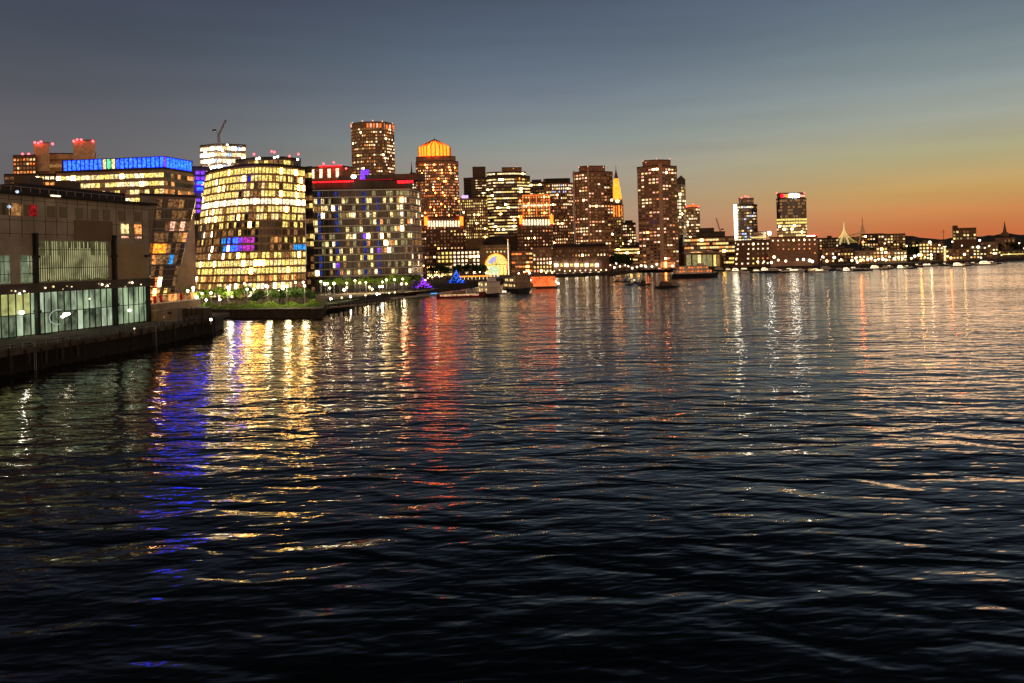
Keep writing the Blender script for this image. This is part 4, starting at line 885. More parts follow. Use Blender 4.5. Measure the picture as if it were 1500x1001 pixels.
root, T, zt = bld('frame_block', 'square silhouette block on the far shore with a raised corner and three glowing windows', 'apartment block', D, [(1395, 0), (1430, 0)], 334.5, wall='brick_dark', depth=20,
    wins=dict(fh=4.2, cw=4.2, wf=.6, hf=.55, top=2, pf=pat(.2, (('dimg', 3), ('yel', 1)), fn=lambda e_, fl, c, u, v: 'dimg' if v < .35 and rr.random() < .6 else ('pale' if v > .45 and rr.random() < .25 else None))), zw0=gz(1410, 352, D))
block(root, D - 1, [(1395, 0), (1403, 0)], 331.5, wall='brick_dark', wname='corner_tower', depth=8, z0=zt + .8)
# church with dome and steeple
D = 980
root, T, zt = bld('steepled_church', 'dark church with a drum dome and needle steeple against the sunset', 'church', D, [(1458, 3), (1487, 0)], 348, wall='brown', depth=18, wins=dict(fh=5, cw=5, wf=.35, hf=.6, pf=pat(.1, (('dim', 1),))))
c = W(1472, 344, D + 8); MB().ball((c.x, c.y, c.z), 5.0, 12, 8, .8).build('dome', 'brown', root)
zz = gz(1472, 340, D + 8); MB().tube((c.x, c.y, zz - 1), (c.x, c.y, zz + 3), 2.4, 2.0, 8).build('drum', 'brown', root); MB().tube((c.x, c.y, zz + 3), (c.x, c.y, gz(1472, 324, D + 8)), 1.8, .12, 8).build('steeple', 'brown', root)
for px, yt, lab in ((1383, 336, 'bare flagpole standing over the far shore sheds'),):
    p = W(px, 375, 800); r = thing('mast', lab, 'mast', (p.x, p.y, GZ)); MB().tube((p.x, p.y, GZ), (p.x, p.y, gz(px, yt, 800)), .4, .2).build('pole', 'dark', r)
    MB().box((p.x, p.y, gz(px, 340, 800)), (5, .3, .3)).build('yard', 'dark', r)
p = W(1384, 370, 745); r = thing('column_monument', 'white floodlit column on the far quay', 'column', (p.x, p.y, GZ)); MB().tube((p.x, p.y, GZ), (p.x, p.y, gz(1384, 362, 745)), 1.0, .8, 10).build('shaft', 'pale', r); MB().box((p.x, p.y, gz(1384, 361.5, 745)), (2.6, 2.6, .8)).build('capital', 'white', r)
# ================================================================ TREES, LAMPS, MARINA, BOATS
def crown_mesh(seed, n, rx, rz, leaf):
    q = random.Random(seed); vs = []; fcs = []
    lobes = [(q.uniform(-.5, .5) * rx, q.uniform(-.5, .5) * rx, q.uniform(-.35, .5) * rz, q.uniform(.35, .62)) for _ in range(7)]
    for i in range(n):
        lx, ly, lz, lr = q.choice(lobes); d = Vector((q.gauss(0, 1), q.gauss(0, 1), q.gauss(0, 1))).normalized() * (q.random() ** .4)
        c = Vector((lx + d.x * lr * rx, ly + d.y * lr * rx, lz + d.z * lr * rz)); a = Vector((q.gauss(0, 1), q.gauss(0, 1), q.gauss(0, 1))).normalized(); b = a.orthogonal().normalized(); s = leaf * q.uniform(.6, 1.4)
        o = len(vs); vs += [c + a * s, c + b * s * .6, c - a * s, c - b * s * .6]; fcs.append((o, o + 1, o + 2, o + 3))
    me = bpy.data.meshes.new('crown'); me.from_pydata([tuple(v) for v in vs], [], fcs); return me
def trunk_mesh(seed, h):
    q = random.Random(seed); mb = MB(); mb.tube((0, 0, -.3), (q.uniform(-.15, .15), 0, h * .6), .22, .14, 7)
    for k in range(5):
        a = k * 1.26 + q.random(); mb.tube((0, 0, h * .45), (math.cos(a) * h * .28, math.sin(a) * h * .28, h * .9), .1, .04, 5)
    me = bpy.data.meshes.new('trunk'); me.from_pydata(mb.v, [], mb.f); me.materials.append(M['bark']); return me
CR = {}
for key, mat in (('g', 'leaf'), ('d', 'leaf2')):
    for s in range(4):
        me = crown_mesh(s + (10 if key == 'd' else 0), 900, 2.4, 2.0, .26); me.materials.append(M[mat]); CR[key, s] = me
TRK = [trunk_mesh(s, 4.2) for s in range(4)]
rt = random.Random(77)
def tree(px, D, h, key, label, group, wide=1.0):
    x = W(px, 400, D).x; k = h / 6.0; r = thing('tree', label, 'tree', (x, D, GZ), group); s = rt.randrange(4)
    c = bpy.data.objects.new('crown', CR[key, s]); COL.objects.link(c); c.parent = r; c.location = (0, 0, 4.1 * k); c.scale = (k * wide, k * wide, k); c.rotation_euler.z = rt.uniform(0, 6.28)
    t = bpy.data.objects.new('trunk', TRK[s]); COL.objects.link(t); t.parent = r; t.scale = (k, k, k); return r
g = 'young trees in the waterfront park'
for px, D, h in ((268, 262, 6), (279, 268, 7), (290, 258, 5.5), (303, 264, 6.5), (318, 266, 7), (330, 258, 5.6), (345, 262, 6.4), (358, 268, 7), (375, 262, 6.0)):
    tree(px, D, h, 'g', 'young green tree in the lamp lit waterfront park before the curved offices', g)
g = 'bushy trees at the park point'
for px, D, h in ((385, 252, 6.0), (397, 250, 6.6), (409, 252, 6.2), (421, 250, 7.0), (433, 250, 6.8), (444, 252, 6.2), (454, 254, 5), (372, 254, 4.6)):
    tree(px, D, h, 'd', 'dark bushy tree crowding the seaward point of the park', g, 1.25)
g = 'street trees along the apartment block'
for px, D, h in ((470, 345, 7), (483, 350, 7), (497, 345, 7.5), (512, 350, 7), (527, 348, 7), (541, 350, 7.5), (556, 350, 7), (570, 352, 8), (583, 355, 8), (596, 356, 7.5), (609, 360, 8)):
    tree(px, D, h, 'g', 'street tree in front of the balconied apartment block', g)
g = 'quay trees beside the round arch'
for px, D, h in ((634, 520, 11), (645, 525, 12), (655, 520, 10), (672, 560, 11), (684, 560, 12), (696, 562, 11), (706, 570, 10)):
    tree(px, D, h, 'd', 'dark quay tree between the blue lit tree and the round arch', g, 1.2)
g = 'trees beside the dark wharf'
for px, D, h in ((897, 660, 15), (906, 662, 17), (915, 662, 16), (922, 668, 12)):
    tree(px, D, h, 'd', 'broad dark tree on the quay past the long dark wharf', g, 1.2)
g = 'trees on the far shore'
for px, D, h in ((1238, 800, 14), (1266, 780, 15), (1274, 780, 17), (1283, 782, 16), (1294, 782, 14), (1334, 800, 18), (1340, 820, 20), (1372, 810, 17), (1378, 812, 16), (1410, 800, 12), (1446, 850, 18), (1456, 850, 20), (1490, 860, 19), (1498, 862, 16), (1204, 820, 14)):
    tree(px, D, h, 'd', 'black tree silhouette among the far shore houses', g, 1.3)
# hedges in the park
mb = MB(); q = random.Random(4); vs = []; fcs = []
for i in range(5200):
    px = q.uniform(268, 470); D = 246 + q.uniform(0, 5) + (px < 300) * 8; base = W(px, 400, D); hh = 1.4 + .7 * math.sin(px * .21) + .4 * math.sin(px * .07)
    c = Vector((base.x, D, GZ + q.uniform(0, max(.3, hh)))); a = Vector((q.gauss(0, 1), q.gauss(0, 1), q.gauss(0, 1))).normalized(); b = a.orthogonal().normalized(); s = .22 * q.uniform(.6, 1.4)
    o = len(vs); vs += [c + a * s, c + b * s * .6, c - a * s, c - b * s * .6]; fcs.append((o, o + 1, o + 2, o + 3))
tag(MB().add(vs, fcs).build('shrubbery', 'leaf'), 'low green shrubbery along the park seawall', 'shrubbery', kind='stuff')
a, b = W(262, 400, 244), W(470, 400, 244); mb = MB().prism([(a.x, 244), (b.x, 244), (b.x + 4, 290), (a.x, 290)], [(a.x, 244), (b.x, 244), (b.x + 4, 290), (a.x, 290)], GZ + .002, GZ + .05); tag(mb.build('lawn', 'lawn'), kind='structure')
a, b = W(462, 400, 300), W(620, 400, 340); mb = MB().prism([(a.x, 300), (b.x, 345), (b.x + 4, 372), (a.x, 372)], [(a.x, 300), (b.x, 345), (b.x + 4, 372), (a.x, 372)], GZ + .002, GZ + .06); tag(mb.build('pavement', 'paving'), kind='structure')
# street lamps
lamp0 = {}
def lamp(px, py, D, label, group, mat='globe', r=.45):
    p = W(px, py, D); key = (mat, r, round(p.z - GZ)); h = p.z - GZ
    t = thing('street_lamp', label, 'street lamp', (p.x, D, GZ), group)
    if key not in lamp0:
        h0 = round(p.z - GZ); h0 = max(2, h0)
        a = MB().tube((0, 0, 0), (0, 0, h0 - r * .8), .12, .07).tube((0, 0, 0), (0, 0, .4), .22, .16); b = MB().ball((0, 0, h0), r, 10, 6)
        me1 = bpy.data.meshes.new('pole'); me1.from_pydata(a.v, [], a.f); me1.materials.append(M['metal']); me2 = bpy.data.meshes.new('globe'); me2.from_pydata(b.v, [], b.f); me2.materials.append(M[mat]); lamp0[key] = (me1, me2)
    for nme, me in zip(('pole', 'globe'), lamp0[key]):
        o = bpy.data.objects.new(nme, me); COL.objects.link(o); o.parent = t
    return t
rl = random.Random(9)
for px, py in ((275, 426), (296, 430), (309, 431), (283, 423), (333, 420), (372, 422), (390, 420), (408, 428), (414, 425), (358, 414), (433, 416), (444, 414), (322, 437), (288, 437), (302, 438)):
    lamp(px, py, 255 if py < 436 else 250, 'globe lamp on the paths of the waterfront park before the curved offices', 'park lamps', rl.choice(['globe', 'globe', 'globew']), rl.choice([.35, .5]))
for px, py in ((356, 413), (362, 412), (420, 414), (436, 413), (476, 416), (483, 423), (489, 414), (504, 425), (508, 423), (520, 413), (541, 421), (545, 423), (556, 419), (560, 421), (566, 411), (578, 411), (588, 417), (595, 415), (527, 414), (470, 413)):
    lamp(px, py, 335, 'globe lamp on the promenade in front of the apartment block', 'promenade lamps', rl.choice(['globe', 'globe', 'globew', 'globeo']), rl.choice([.45, .6]))
for k in range(16):
    lamp(596 + k * 3.4, 412 - k * .5 + rl.uniform(-2, 2), 400 + k * 8, 'small lamp on the marina quay behind the two lit trees', 'marina quay lamps', rl.choice(['globe', 'globeo']), .35)
for px, py in ((703, 398), (712, 401), (718, 396), (760, 402), (768, 399), (776, 400), (800, 402), (809, 402), (716, 392)):
    lamp(px, py, 590, 'lamp on the quay by the round arch', 'arch quay lamps', rl.choice(['globe', 'globeo', 'globew']), .6)
for k in range(11):
    lamp(812 + k * 7.6, 397 + rl.uniform(-1.5, 1.5), 640, 'lamp on the quay along the long dark wharf', 'dark wharf lamps', 'globef', .6)
for px, py in ((900, 392), (908, 391), (915, 388), (921, 390), (926, 393), (933, 391), (939, 389), (946, 391), (955, 390), (962, 388), (985, 390), (903, 386)):
    lamp(px, py, 690, 'lamp at the foot of the lone corner ribbed tower', 'tower foot lamps', rl.choice(['globefw', 'globef']), 1.0)
for px, py, r_ in ((1110, 384, 1), (1119, 384, .8), (1134, 376, 1.3), (1130, 385, 1.1), (1140, 381, 1), (1151, 382, 1), (1168, 380, .9), (1177, 380, 1.1), (1186, 382, 1.3), (1190, 384, 1.2), (1205, 376, .9), (1222, 378, 1.2), (1232, 381, .8), (1248, 382, 1.1), (1253, 379, .9), (1256, 384, .8)):
    lamp(px, py, 680, 'strong lamp on the quay before the red brick wharves', 'red wharf lamps', 'globef' if px % 3 == 0 else 'globefw', r_ * 1.1)
for px, py, r_ in ((1263, 381, .9), (1271, 381, 1), (1276, 378, 1.2), (1282, 382, 1.1), (1287, 380, 1), (1293, 379, 1.3), (1298, 381, 1.1), (1303, 377, .9), (1310, 380, 1.1), (1316, 377, 1.2), (1322, 379, 1), (1335, 378, 1), (1340, 376, 1.1), (1346, 374, 1.2), (1355, 377, .7), (1364, 373, 1.2), (1362, 355, 1.3), (1376, 359, .8), (1388, 376, .9), (1395, 354, .7), (1409, 360, .6), (1416, 370, 1.5), (1425, 363, .8), (1433, 362, 1.3), (1437, 377, .8), (1449, 361, .8), (1456, 372, 1), (1459, 371, .9), (1435, 353, 1.0), (1493, 356, .7), (1328, 360, .8), (1296, 357, .7), (1467, 374, .6), (1478, 372, .6)):
    lamp(px, py, 712 if px < 1400 else 770, 'strong lamp along the far shore past the bridge', 'far shore lamps', 'globew' if px == 1364 else rl.choice(['globefw', 'globef', 'globef']), r_ * (.72 if px == 1364 else 1.1))
for px, py, D, e_ in ((283, 428, 256, 700), (309, 428, 258, 900), (335, 424, 256, 900), (362, 424, 257, 700), (392, 422, 246, 700), (420, 420, 245, 900), (446, 420, 247, 600), (480, 414, 338, 900), (508, 414, 338, 900), (536, 414, 338, 900), (560, 412, 340, 900), (590, 410, 345, 900)):  # extra lamps with point lights, added to brighten the trees
    t = lamp(px, py, D, 'added tall lamp that brightens the trees of the park and the promenade', 'added lamps brightening the trees', 'globe', .4); p = W(px, py, D)
    l = bpy.data.lights.new('tree_fill_light', 'POINT'); l.energy = e_ * 2.4; l.color = (1, .82, .45); l.shadow_soft_size = 1.0; o = bpy.data.objects.new('tree_fill_light', l); COL.objects.link(o); o.parent = t; o.location = (0, 0, p.z - GZ - .9)
# marina: finger dock with lit underside
pts = [onwater(478, 462), onwater(520, 458), onwater(560, 452), onwater(592, 446)]
r = thing('finger_dock', 'timber dock on piles reaching from the park into the harbour', 'dock', pts[0])
for i in range(3):
    a, b = pts[i], pts[i + 1]; q_ = [(a.x, a.y), (b.x, b.y), (b.x, b.y + 5), (a.x, a.y + 5)]; MB().prism(q_, q_, 2.1, 2.5).build('deck', 'paving', r)
    mb = MB().tube((a.x, a.y, 3.5), (b.x, b.y, 3.5), .05)
    for k in range(9): p = a.lerp(b, k / 8); mb.tube((p.x, p.y, 2.5), (p.x, p.y, 3.5), .05)
    mb.build('railing', 'metal', r)
    for k in range(6):
        p = a.lerp(b, (k + .5) / 6); MB().tube((p.x, p.y + .4, -2), (p.x, p.y + .4, 2.6 if k % 2 else 3.0), .22).build('pile', 'pile', r)
for px, py in ((484, 449), (500, 448), (513, 445), (535, 444), (552, 441), (556, 443), (570, 441), (578, 440)):
    p = W(px, py + 2, 262 + (px - 478) * .42); t = thing('dock_lamp', 'low lamp on a post along the timber finger dock', 'dock lamp', (p.x, p.y + 1, 2.5), 'finger dock lamps')
    MB().tube((p.x, p.y + 1, 2.5), (p.x, p.y + 1, 3.9), .07).build('post', 'metal', t); MB().ball((p.x, p.y + 1, 4.0), .34).build('globe', 'flood' if px in (484, 513, 552) else 'globef', t)
for (x0, y0, x1, y1, lab) in ((560, 440, 650, 431, 'grey floating dock behind the timber dock'), (596, 434, 700, 426, 'floating dock beside the striped boat'), (700, 431, 785, 424, 'floating dock under the two moored excursion boats')):
    a, b = onwater(x0, y0), onwater(x1, y1); q_ = [(a.x, a.y), (b.x, b.y), (b.x, b.y + 3), (a.x, a.y + 3)]
    r = thing('floating_dock', lab, 'dock', a); MB().prism(q_, q_, .0, .6).build('deck', 'slab', r)
    for k in range(5): p = a.lerp(b, (k + .5) / 5); MB().tube((p.x, p.y + 1.5, -2), (p.x, p.y + 1.5, 3.4), .18).build('pile', 'pile', r)

def hull(mb, L, wd, h, z0=-.4, bow=.35, mi=0):
    """boat hull along +x, bow at +x"""
    secs = [(-.5, .80, 1.0), (-.3, .97, .95), (0, 1, .93), (.22, .86, 1.0), (.38, .5, 1.12), (.5, .03, 1.3)]; vs = []; fcs = []
    for t, w, hh in secs:
        y = wd / 2 * w; vs += [(t * L, -y, h * hh), (t * L - (.04 * L if t > .4 else 0), -y * .72, z0), (t * L - (.04 * L if t > .4 else 0), y * .72, z0), (t * L, y, h * hh)]
    for i in range(len(secs) - 1):
        a = 4 * i; fcs += [(a, a + 1, a + 5, a + 4), (a + 1, a + 2, a + 6, a + 5), (a + 2, a + 3, a + 7, a + 6), (a + 3, a, a + 4, a + 7)]
    fcs += [(0, 3, 2, 1)]; return mb.add(vs, fcs, mi)
def rot_pts(mb, p, rz):
    c, s = math.cos(rz), math.sin(rz); mb.v = [(p[0] + x * c - y * s, p[1] + x * s + y * c, z + p[2]) for x, y, z in mb.v]; return mb
def boat(name, label, cat, px, py, L, rz, kind, hullm='hull_white', cab='white', lamps='pale', group=None, wd=None, lit=1):
    p = onwater(px, py); r = thing(name, label, cat, (p.x, p.y, 0), group); wd = wd or L * .27; rz = math.radians(rz)
    hh = max(.7, L * .085); o = lambda mb: rot_pts(mb, (p.x, p.y, 0), rz)
    o(hull(MB(), L, wd, hh)).build('hull', hullm, r)
    if kind == 'sail':
        o(MB().box((-.02 * L, 0, hh + .35), (L * .34, wd * .5, .7), top=.85)).build('cabin', cab, r)
        o(MB().tube((.05 * L, 0, hh), (.05 * L, 0, L * 1.25), .1, .05).tube((.05 * L, 0, hh + 1.2), (-.35 * L, 0, hh + 1.3), .07)).build('mast', 'metal', r)
        o(MB().tube((-.12 * L, 0, hh + 1.38), (-.34 * L, 0, hh + 1.38), .2)).build('furled_sail', 'white', r)
    elif kind == 'motor':
        o(MB().box((-.06 * L, 0, hh + .8), (L * .46, wd * .68, 1.6), top=.86)).build('cabin', cab, r)
        o(MB().box((-.1 * L, 0, hh + 1.9), (L * .28, wd * .55, .6), top=.8)).build('flybridge', cab, r)
        for s in (-1, 1):
            if lit: o(MB().box((-.06 * L, s * wd * .34, hh + .95), (L * .38, .1, .5))).build('window', lamps, r)
            else: o(MB().box((-.06 * L, s * wd * .34, hh + .95), (L * .38, .1, .5))).build('window', 'glass', r)
        o(MB().tube((-.16 * L, 0, hh + 2), (-.2 * L, 0, hh + 3.6), .06)).build('mast', 'metal', r)
    elif kind == 'ferry':
        for s_ in range(2):
            zz = hh + .1 + s_ * 2.6; ln = L * (.74 - .14 * s_)
            cb = o(MB().box((-.05 * L, 0, zz + 1.25), (ln, wd * (.86 - .1 * s_), 2.5))).build('lower_cabin' if s_ == 0 else 'upper_cabin', cab, r)
            nn = int(ln / 2)
            for s in (-1, 1):
                for k in range(nn):
                    w_ = MB().box((-.05 * L - ln / 2 + (k + .5) * ln / nn, s * (wd * (.86 - .1 * s_) / 2 + .04), zz + 1.5), (1.25, .1, 1.1)); o(w_)
                    w_.build('window', (lamps if (k * 7 + s_) % 3 else 'dim') if lit else 'glass', r)
        o(MB().box((.12 * L, 0, hh + 6.2), (L * .12, wd * .45, 1.8), top=.85)).build('wheelhouse', cab, r)
        o(MB().box((-.05 * L, 0, hh + 5.35), (L * .66, wd * .82, .15))).build('roof', 'metal', r)
        o(MB().tube((.05 * L, 0, hh + 5.4), (.04 * L, 0, hh + 10), .12, .05)).build('mast', 'metal', r)
    elif kind == 'launch':
        o(MB().box((-.05 * L, 0, hh + .5), (L * .3, wd * .5, 1.0), top=.8)).build('cabin', cab, r)
    elif kind == 'buoy': pass
    return r, p
r, p = boat('striped_boat', 'long dark maroon boat with two white stripes moored beside the blue lit tree', 'boat', 676, 436, 22, 7, 'launch', 'hull_red', 'brown', wd=5)
for z_ in (1.0, 1.45):
    m = MB(); 
    for s in (-1, 1): m.box((-1, s * 2.5, z_), (17, .12, .16))
    rot_pts(m, (p.x, p.y, 0), math.radians(7)).build('stripe', 'pale' if z_ > 1.2 else 'pink', r)
boat('excursion_boat', 'dark hulled excursion boat with a pale cabin moored past the striped boat', 'boat', 718, 434, 15, -62, 'ferry', 'hull_dark', 'slab', 'pale', wd=8.5)
boat('excursion_boat', 'larger green grey excursion boat moored below the round arch and flagpole', 'boat', 760, 428, 22, -68, 'ferry', 'hull_dark', 'concrete', 'pale', wd=11)
boat('ferry', 'low red and white harbour ferry lit along its side off the curved roof hall', 'ferry', 1018, 407, 34, 3, 'ferry', 'hull_dark', 'slab', 'orange', wd=9)
boat('motor_yacht', 'small white yacht with a bright cabin behind the striped boat', 'yacht', 707, 428, 9, 20, 'motor', 'hull_white', 'white', 'white')
boat('sailing_boat', 'white sailing boat lying between the two excursion boats', 'sailing boat', 738, 431, 10, -50, 'sail')
# orange lit barge with canvas sides
p = onwater(796, 423); r = thing('canvas_barge', 'square barge wrapped in glowing orange canvas below the corner brick block', 'barge', (p.x, p.y, 0))
MB().box((p.x, p.y + 5, .3), (15.5, 11, 1.6)).build('hull', 'hull_dark', r)
for s, (cx_, cy_, sx, sy) in enumerate(((0, 0, 13, .2), (-6.5, 5, .2, 9.8), (6.5, 5, .2, 9.8), (0, 9.9, 13, .2))): MB().box((p.x + cx_, p.y + cy_, 3.9), (sx, sy, 5.2)).build('canvas_side', emit('canvas_glow' + 'abcd'[s], (1, .17, .04), 1.5, scale=.4, lo=.5, hi=1.1), r)
MB().prism([(p.x - 7, p.y - .4), (p.x + 7, p.y - .4), (p.x + 7, p.y + 10.4), (p.x - 7, p.y + 10.4)], [(p.x - 2, p.y + 4), (p.x + 2, p.y + 4), (p.x + 2, p.y + 6), (p.x - 2, p.y + 6)], 6.5, 8.2).build('canvas_roof', 'brick', r)
MB().ball((p.x - 7, p.y - .5, 4.8), .5).build('lamp', 'bright', r); MB().ball((p.x + 8, p.y, 2.6), .55).build('lamp', 'bright', r)
# the two trees strung with coloured lights
def lit_tree(label, px, py, yt, mat, mat2, wpx, D):
    p = W(px, py, D); h = gz(px, yt, D) - 1.2; z0 = 1.2; R0 = wpx / F * D / 2; r = thing('lit_tree', label, 'tree', (p.x, D, z0)); q = random.Random(int(px))
    MB().tube((p.x, D, z0 - .6), (p.x, D, z0 + h * .95), .3, .05).build('trunk', 'bark', r)
    vs = []; fcs = []
    for i in range(1500):
        t = q.random() ** 1.3; a = q.uniform(0, 6.283); rad_ = R0 * (1 - t) ** 1.35 * (1 + .25 * math.sin(t * 31 + 2 * a)) * q.uniform(.5, 1); c = Vector((p.x + rad_ * math.cos(a), D + rad_ * math.sin(a), z0 + .6 + t * h * .92)); s = .28
        u = Vector((q.gauss(0, 1), q.gauss(0, 1), q.gauss(0, 1))).normalized(); v = u.orthogonal(); o = len(vs); vs += [c + u * s, c + v * s * .6, c - u * s, c - v * s * .6]; fcs.append((o, o + 1, o + 2, o + 3))
    MB().add(vs, fcs).build('crown', 'leaf2', r)
    mb = MB(); mb2 = MB()
    for i in range(300):
        t = q.random() ** 1.35; a = q.uniform(0, 6.283); rad_ = R0 * (1 - t) ** 1.35 * (1 + .3 * math.sin(t * 31 + 2 * a)) * 1.02
        (mb if q.random() < .8 else mb2).ball((p.x + rad_ * math.cos(a), D + rad_ * math.sin(a), z0 + .5 + t * h * .95), .17, 6, 4)
    mb.build('string_light', mat, r)
    o = mb2.build('string_light', mat2, r)
    MB().tube((p.x, D, .0), (p.x, D, z0 - .5), R0 * .5, R0 * .4, 10).build('float', 'slab', r)
M['sblue'] = emit('string_blue', (.02, .10, 1), 3.2, lo=1, hi=1); M['sviolet'] = emit('string_violet', (.20, .04, 1), 3, lo=1, hi=1); M['smag'] = emit('string_magenta', (.9, .03, .6), 2.6, lo=1, hi=1); M['scyan'] = emit('string_cyan', (.03, .35, 1), 2.2, lo=1, hi=1)
lit_tree('cone shaped tree strung with blue lights behind the striped boat', 669, 419, 396, 'sblue', 'scyan', 24, 455)
lit_tree('cone shaped tree strung with violet and magenta lights at the floating dock', 621, 431, 408, 'sviolet', 'smag', 26, 385)
p = onwater(642, 433); r = thing('dock_light', 'cyan light strip at the end of the floating dock', 'light', (p.x, p.y, .6)); MB().box((p.x - 2, p.y, 1.0), (3, .3, .3)).build('strip', 'scyan', r); MB().box((p.x - 4, p.y + .2, .7), (9.4, .6, .3)).build('housing', 'metal', r)
# white lit bandstand by the arch
p = W(724, 404, 560); r = thing('domed_bandstand', 'small domed bandstand glowing white green in front of the round arch', 'bandstand', (p.x, p.y, GZ))
MB().tube((p.x, p.y, GZ), (p.x, p.y, GZ + .8), 4.2, 4.0, 12).build('base', 'slab', r)
for k in range(8): a = k * math.pi / 4; MB().tube((p.x + 3.4 * math.cos(a), p.y + 3.4 * math.sin(a), GZ + .8), (p.x + 3.4 * math.cos(a), p.y + 3.4 * math.sin(a), GZ + 5.2), .22).build('column', 'white', r)
MB().ball((p.x, p.y, GZ + 5.4), 4.0, 14, 8, .85).build('dome', emit('bandstand_glow', (.75, .9, .5), 1.1, lo=.5, hi=1.3), r)
# pale quay canopy
a, b = W(672, 404, 520), W(716, 402, 520); r = thing('quay_canopy', 'long yellow lit canopy on the quay behind the striped boat', 'canopy', (a.x, a.y, GZ))
MB().box(((a.x + b.x) / 2, 522, gz(695, 404, 520)), (b.x - a.x, 6, .5)).build('roof', 'slab', r); MB().box(((a.x + b.x) / 2, 519, gz(695, 405, 520)), (b.x - a.x, .3, .7)).build('light_strip', 'gold', r)
for k in range(8): x = a.x + (b.x - a.x) * (k + .5) / 8; MB().tube((x, 520, GZ), (x, 520, gz(695, 405, 520)), .18).build('post', 'white', r)
# moored small craft in mid water
g = 'small dark craft moored off the lone tower'
for px, py, L, k, lab in ((904.5, 413, 5, 'launch', 'tiny dark launch farthest from the lone tower moorings'), (916, 413.5, 6, 'launch', 'small dark launch next to the tiny one on the moorings'), (922, 418, 4.5, 'launch', 'small dark dinghy moored nearest the open water'), (932, 415.5, 5, 'sail', 'little dark sailing boat on the moorings'), (943, 418, 7, 'motor', 'dark cabin boat moored before the lone tower'), (977, 422, 13, 'motor', 'larger dark motor boat lying in the orange reflection of the lone tower')):
    boat('moored_boat', lab, 'boat', px, py, L, R.uniform(-10, 25), k, 'hull_dark', 'dark', lit=0, group=g)
g = 'yachts lying along the far quays'
q = random.Random(31)
for i in range(32):
    px = 1040 + i * 13.4 + q.uniform(-3, 3); py = 398.5 - max(0, px - 1200) * .043 + q.uniform(-1.5, 1.5)
    kd = q.choice(['motor', 'motor', 'sail', 'launch'])
    if i % 3 == 0: hm, nm = 'hull_white', 'white'
    else: hm, nm = 'hull_dark', 'dark'
    kk = {'motor': 'motor yacht', 'sail': 'sailing boat', 'launch': 'launch'}[kd]
    boat(kk.replace(' ', '_'), '%s %s moored along the far quays' % ({'white': 'white hulled', 'dark': 'dark hulled'}[nm], kk), kk, px, py, q.uniform(9, 19), q.uniform(-15, 20), kd, hm, nm if nm == 'white' else 'slab', q.choice(['pale', 'white', 'dim']), group=g, lit=q.random() < .5)
g = 'boats along the dark wharf quay'
for i in range(7):
    boat('motor_boat', 'small white boat tied up along the quay of the long dark wharf', 'boat', 818 + i * 12, 406 - i * .6, 8, q.uniform(-5, 10), 'motor', 'hull_white', 'white', 'pink', group=g)
# navigation buoy
p = onwater(814, 421); r = thing('mooring_buoy', 'round mooring buoy with a light beside the orange barge', 'buoy', (p.x, p.y, 0)); MB().ball((p.x, p.y, .5), 1.3, sz=.7).build('float', 'hull_dark', r); MB().tube((p.x, p.y, 1), (p.x, p.y, 3), .15).build('pole', 'metal', r); MB().ball((p.x, p.y, 3.2), .4).build('lamp', 'bright', r)

# ================================================================ SKY AND LIGHT
w = bpy.data.worlds.new('World'); SC.world = w; w.use_nodes = True; nt = w.node_tree; N = nt.nodes; L = nt.links; N.clear()
out = N.new('ShaderNodeOutputWorld'); bg = N.new('ShaderNodeBackground'); tc = N.new('ShaderNodeTexCoord'); sp = N.new('ShaderNodeSeparateXYZ')
nrmz = N.new('ShaderNodeVectorMath'); nrmz.operation = 'NORMALIZE'; L.new(tc.outputs['Generated'], nrmz.inputs[0]); L.new(nrmz.outputs[0], sp.inputs[0])
def mt(op, a, b=None, clamp=False):
    n = N.new('ShaderNodeMath'); n.operation = op; n.use_clamp = clamp
    for i, x in enumerate((a, b)):
        if x is None: continue
        if isinstance(x, (int, float)): n.inputs[i].default_value = x
        else: L.new(x, n.inputs[i])
    return n.outputs[0]
el = mt('MULTIPLY', mt('ARCSINE', sp.outputs[2]), 180 / math.pi)
az = mt('MULTIPLY', mt('ARCTAN2', sp.outputs[0], sp.outputs[1]), 180 / math.pi)
elr = mt('POWER', mt('DIVIDE', mt('MAXIMUM', el, 0), 90), .5, True)       # stretch the low sky
def ramp(stops, fac):
    r = N.new('ShaderNodeValToRGB'); cr = r.color_ramp
    for i, (e_, c) in enumerate(stops):
        pos = (e_ / 90) ** .5
        s = cr.elements[i] if i < 2 else cr.elements.new(pos)
        s.position = pos; s.color = (*lin(c), 1)
    L.new(fac, r.inputs[0]); return r.outputs[0]
west = ramp([(0, (192, 98, 62)), (90, (8, 9, 14)), (1.0, (200, 112, 66)), (2.4, (205, 136, 80)), (3.9, (200, 160, 98)), (6.2, (176, 168, 128)), (8.7, (160, 164, 152)), (11, (140, 152, 152)), (14, (114, 128, 136)), (17, (97, 111, 126)), (20, (86, 96, 114)), (26, (44, 51, 62)), (36, (24, 30, 36))], elr)
mid = ramp([(0, (170, 120, 95)), (90, (8, 9, 14)), (4, (172, 150, 128)), (7, (158, 152, 142)), (9, (138, 148, 145)), (12, (116, 127, 139)), (15, (95, 109, 124)), (18, (83, 96, 113)), (20, (75, 86, 100)), (26, (40, 47, 58)), (36, (22, 27, 33))], elr)
cold = ramp([(0, (112, 98, 92)), (90, (8, 9, 14)), (9, (102, 100, 104)), (12, (86, 88, 96)), (15, (74, 81, 92)), (20, (62, 66, 84)), (26, (36, 40, 49)), (36, (19, 22, 27))], elr)
east_fill = ramp([(0, (245, 180, 130)), (90, (8, 9, 14)), (10, (222, 165, 122)), (25, (155, 128, 106)), (45, (74, 66, 62))], elr)  # sky behind the camera, warmed and brightened beyond dusk to fill the facades
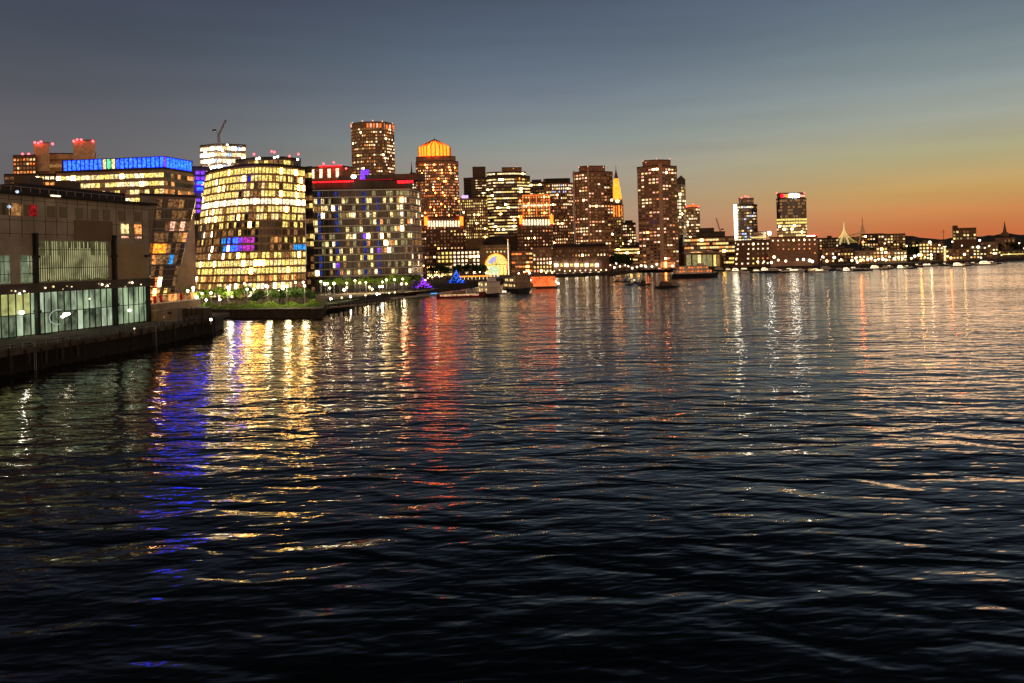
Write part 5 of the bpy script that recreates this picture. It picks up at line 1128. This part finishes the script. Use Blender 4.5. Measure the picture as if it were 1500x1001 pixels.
def mixc(f, a, b):
    m = N.new('ShaderNodeMix'); m.data_type = 'RGBA'; L.new(f, m.inputs['Factor']); L.new(a, m.inputs['A']); L.new(b, m.inputs['B']); return m.outputs['Result']
def mr(v, a, b):
    m = N.new('ShaderNodeMapRange'); m.interpolation_type = 'SMOOTHSTEP'; L.new(v, m.inputs[0]); m.inputs[1].default_value = a; m.inputs[2].default_value = b; return m.outputs[0]
c1 = mixc(mr(az, -34, 6), cold, mid); c2 = mixc(mr(az, 1, 31), c1, west)
absd = mt('ABSOLUTE', mt('SUBTRACT', az, 20)); absd = mt('MINIMUM', absd, mt('SUBTRACT', 360, absd))
c3 = mixc(mr(absd, 70, 130), c2, east_fill)
nz = N.new('ShaderNodeTexNoise'); nz.inputs['Scale'].default_value = 3; nz.inputs['Detail'].default_value = 3; mp = N.new('ShaderNodeMapping'); mp.inputs['Scale'].default_value = (1.2, 1.2, 14); L.new(nrmz.outputs[0], mp.inputs[0]); L.new(mp.outputs[0], nz.inputs[0])
vr = N.new('ShaderNodeMapRange'); L.new(nz.outputs['Fac'], vr.inputs[0]); vr.inputs[1].default_value = .3; vr.inputs[2].default_value = .7; vr.inputs[3].default_value = .955; vr.inputs[4].default_value = 1.045
vm = N.new('ShaderNodeVectorMath'); vm.operation = 'SCALE'; L.new(c3, vm.inputs[0]); L.new(vr.outputs[0], vm.inputs['Scale'])
L.new(vm.outputs[0], bg.inputs[0]); bg.inputs[1].default_value = 1.0; L.new(bg.outputs[0], out.inputs[0])
sun = bpy.data.lights.new('sun', 'SUN'); sun.energy = .06; sun.angle = math.radians(12); sun.color = (1, .55, .3); so = bpy.data.objects.new('sun', sun); COL.objects.link(so)
so.rotation_euler = Vector((-.5, -.86, -.05)).to_track_quat('-Z', 'Y').to_euler()
SC.view_settings.view_transform = 'Standard'; SC.view_settings.look = 'None'; SC.view_settings.exposure = 0; SC.view_settings.gamma = 1
cy = SC.cycles; cy.max_bounces = 5; cy.diffuse_bounces = 2; cy.glossy_bounces = 3; cy.transparent_max_bounces = 4; cy.sample_clamp_indirect = 2; cy.use_denoising = True; cy.use_light_tree = True
cy.blur_glossy = .3
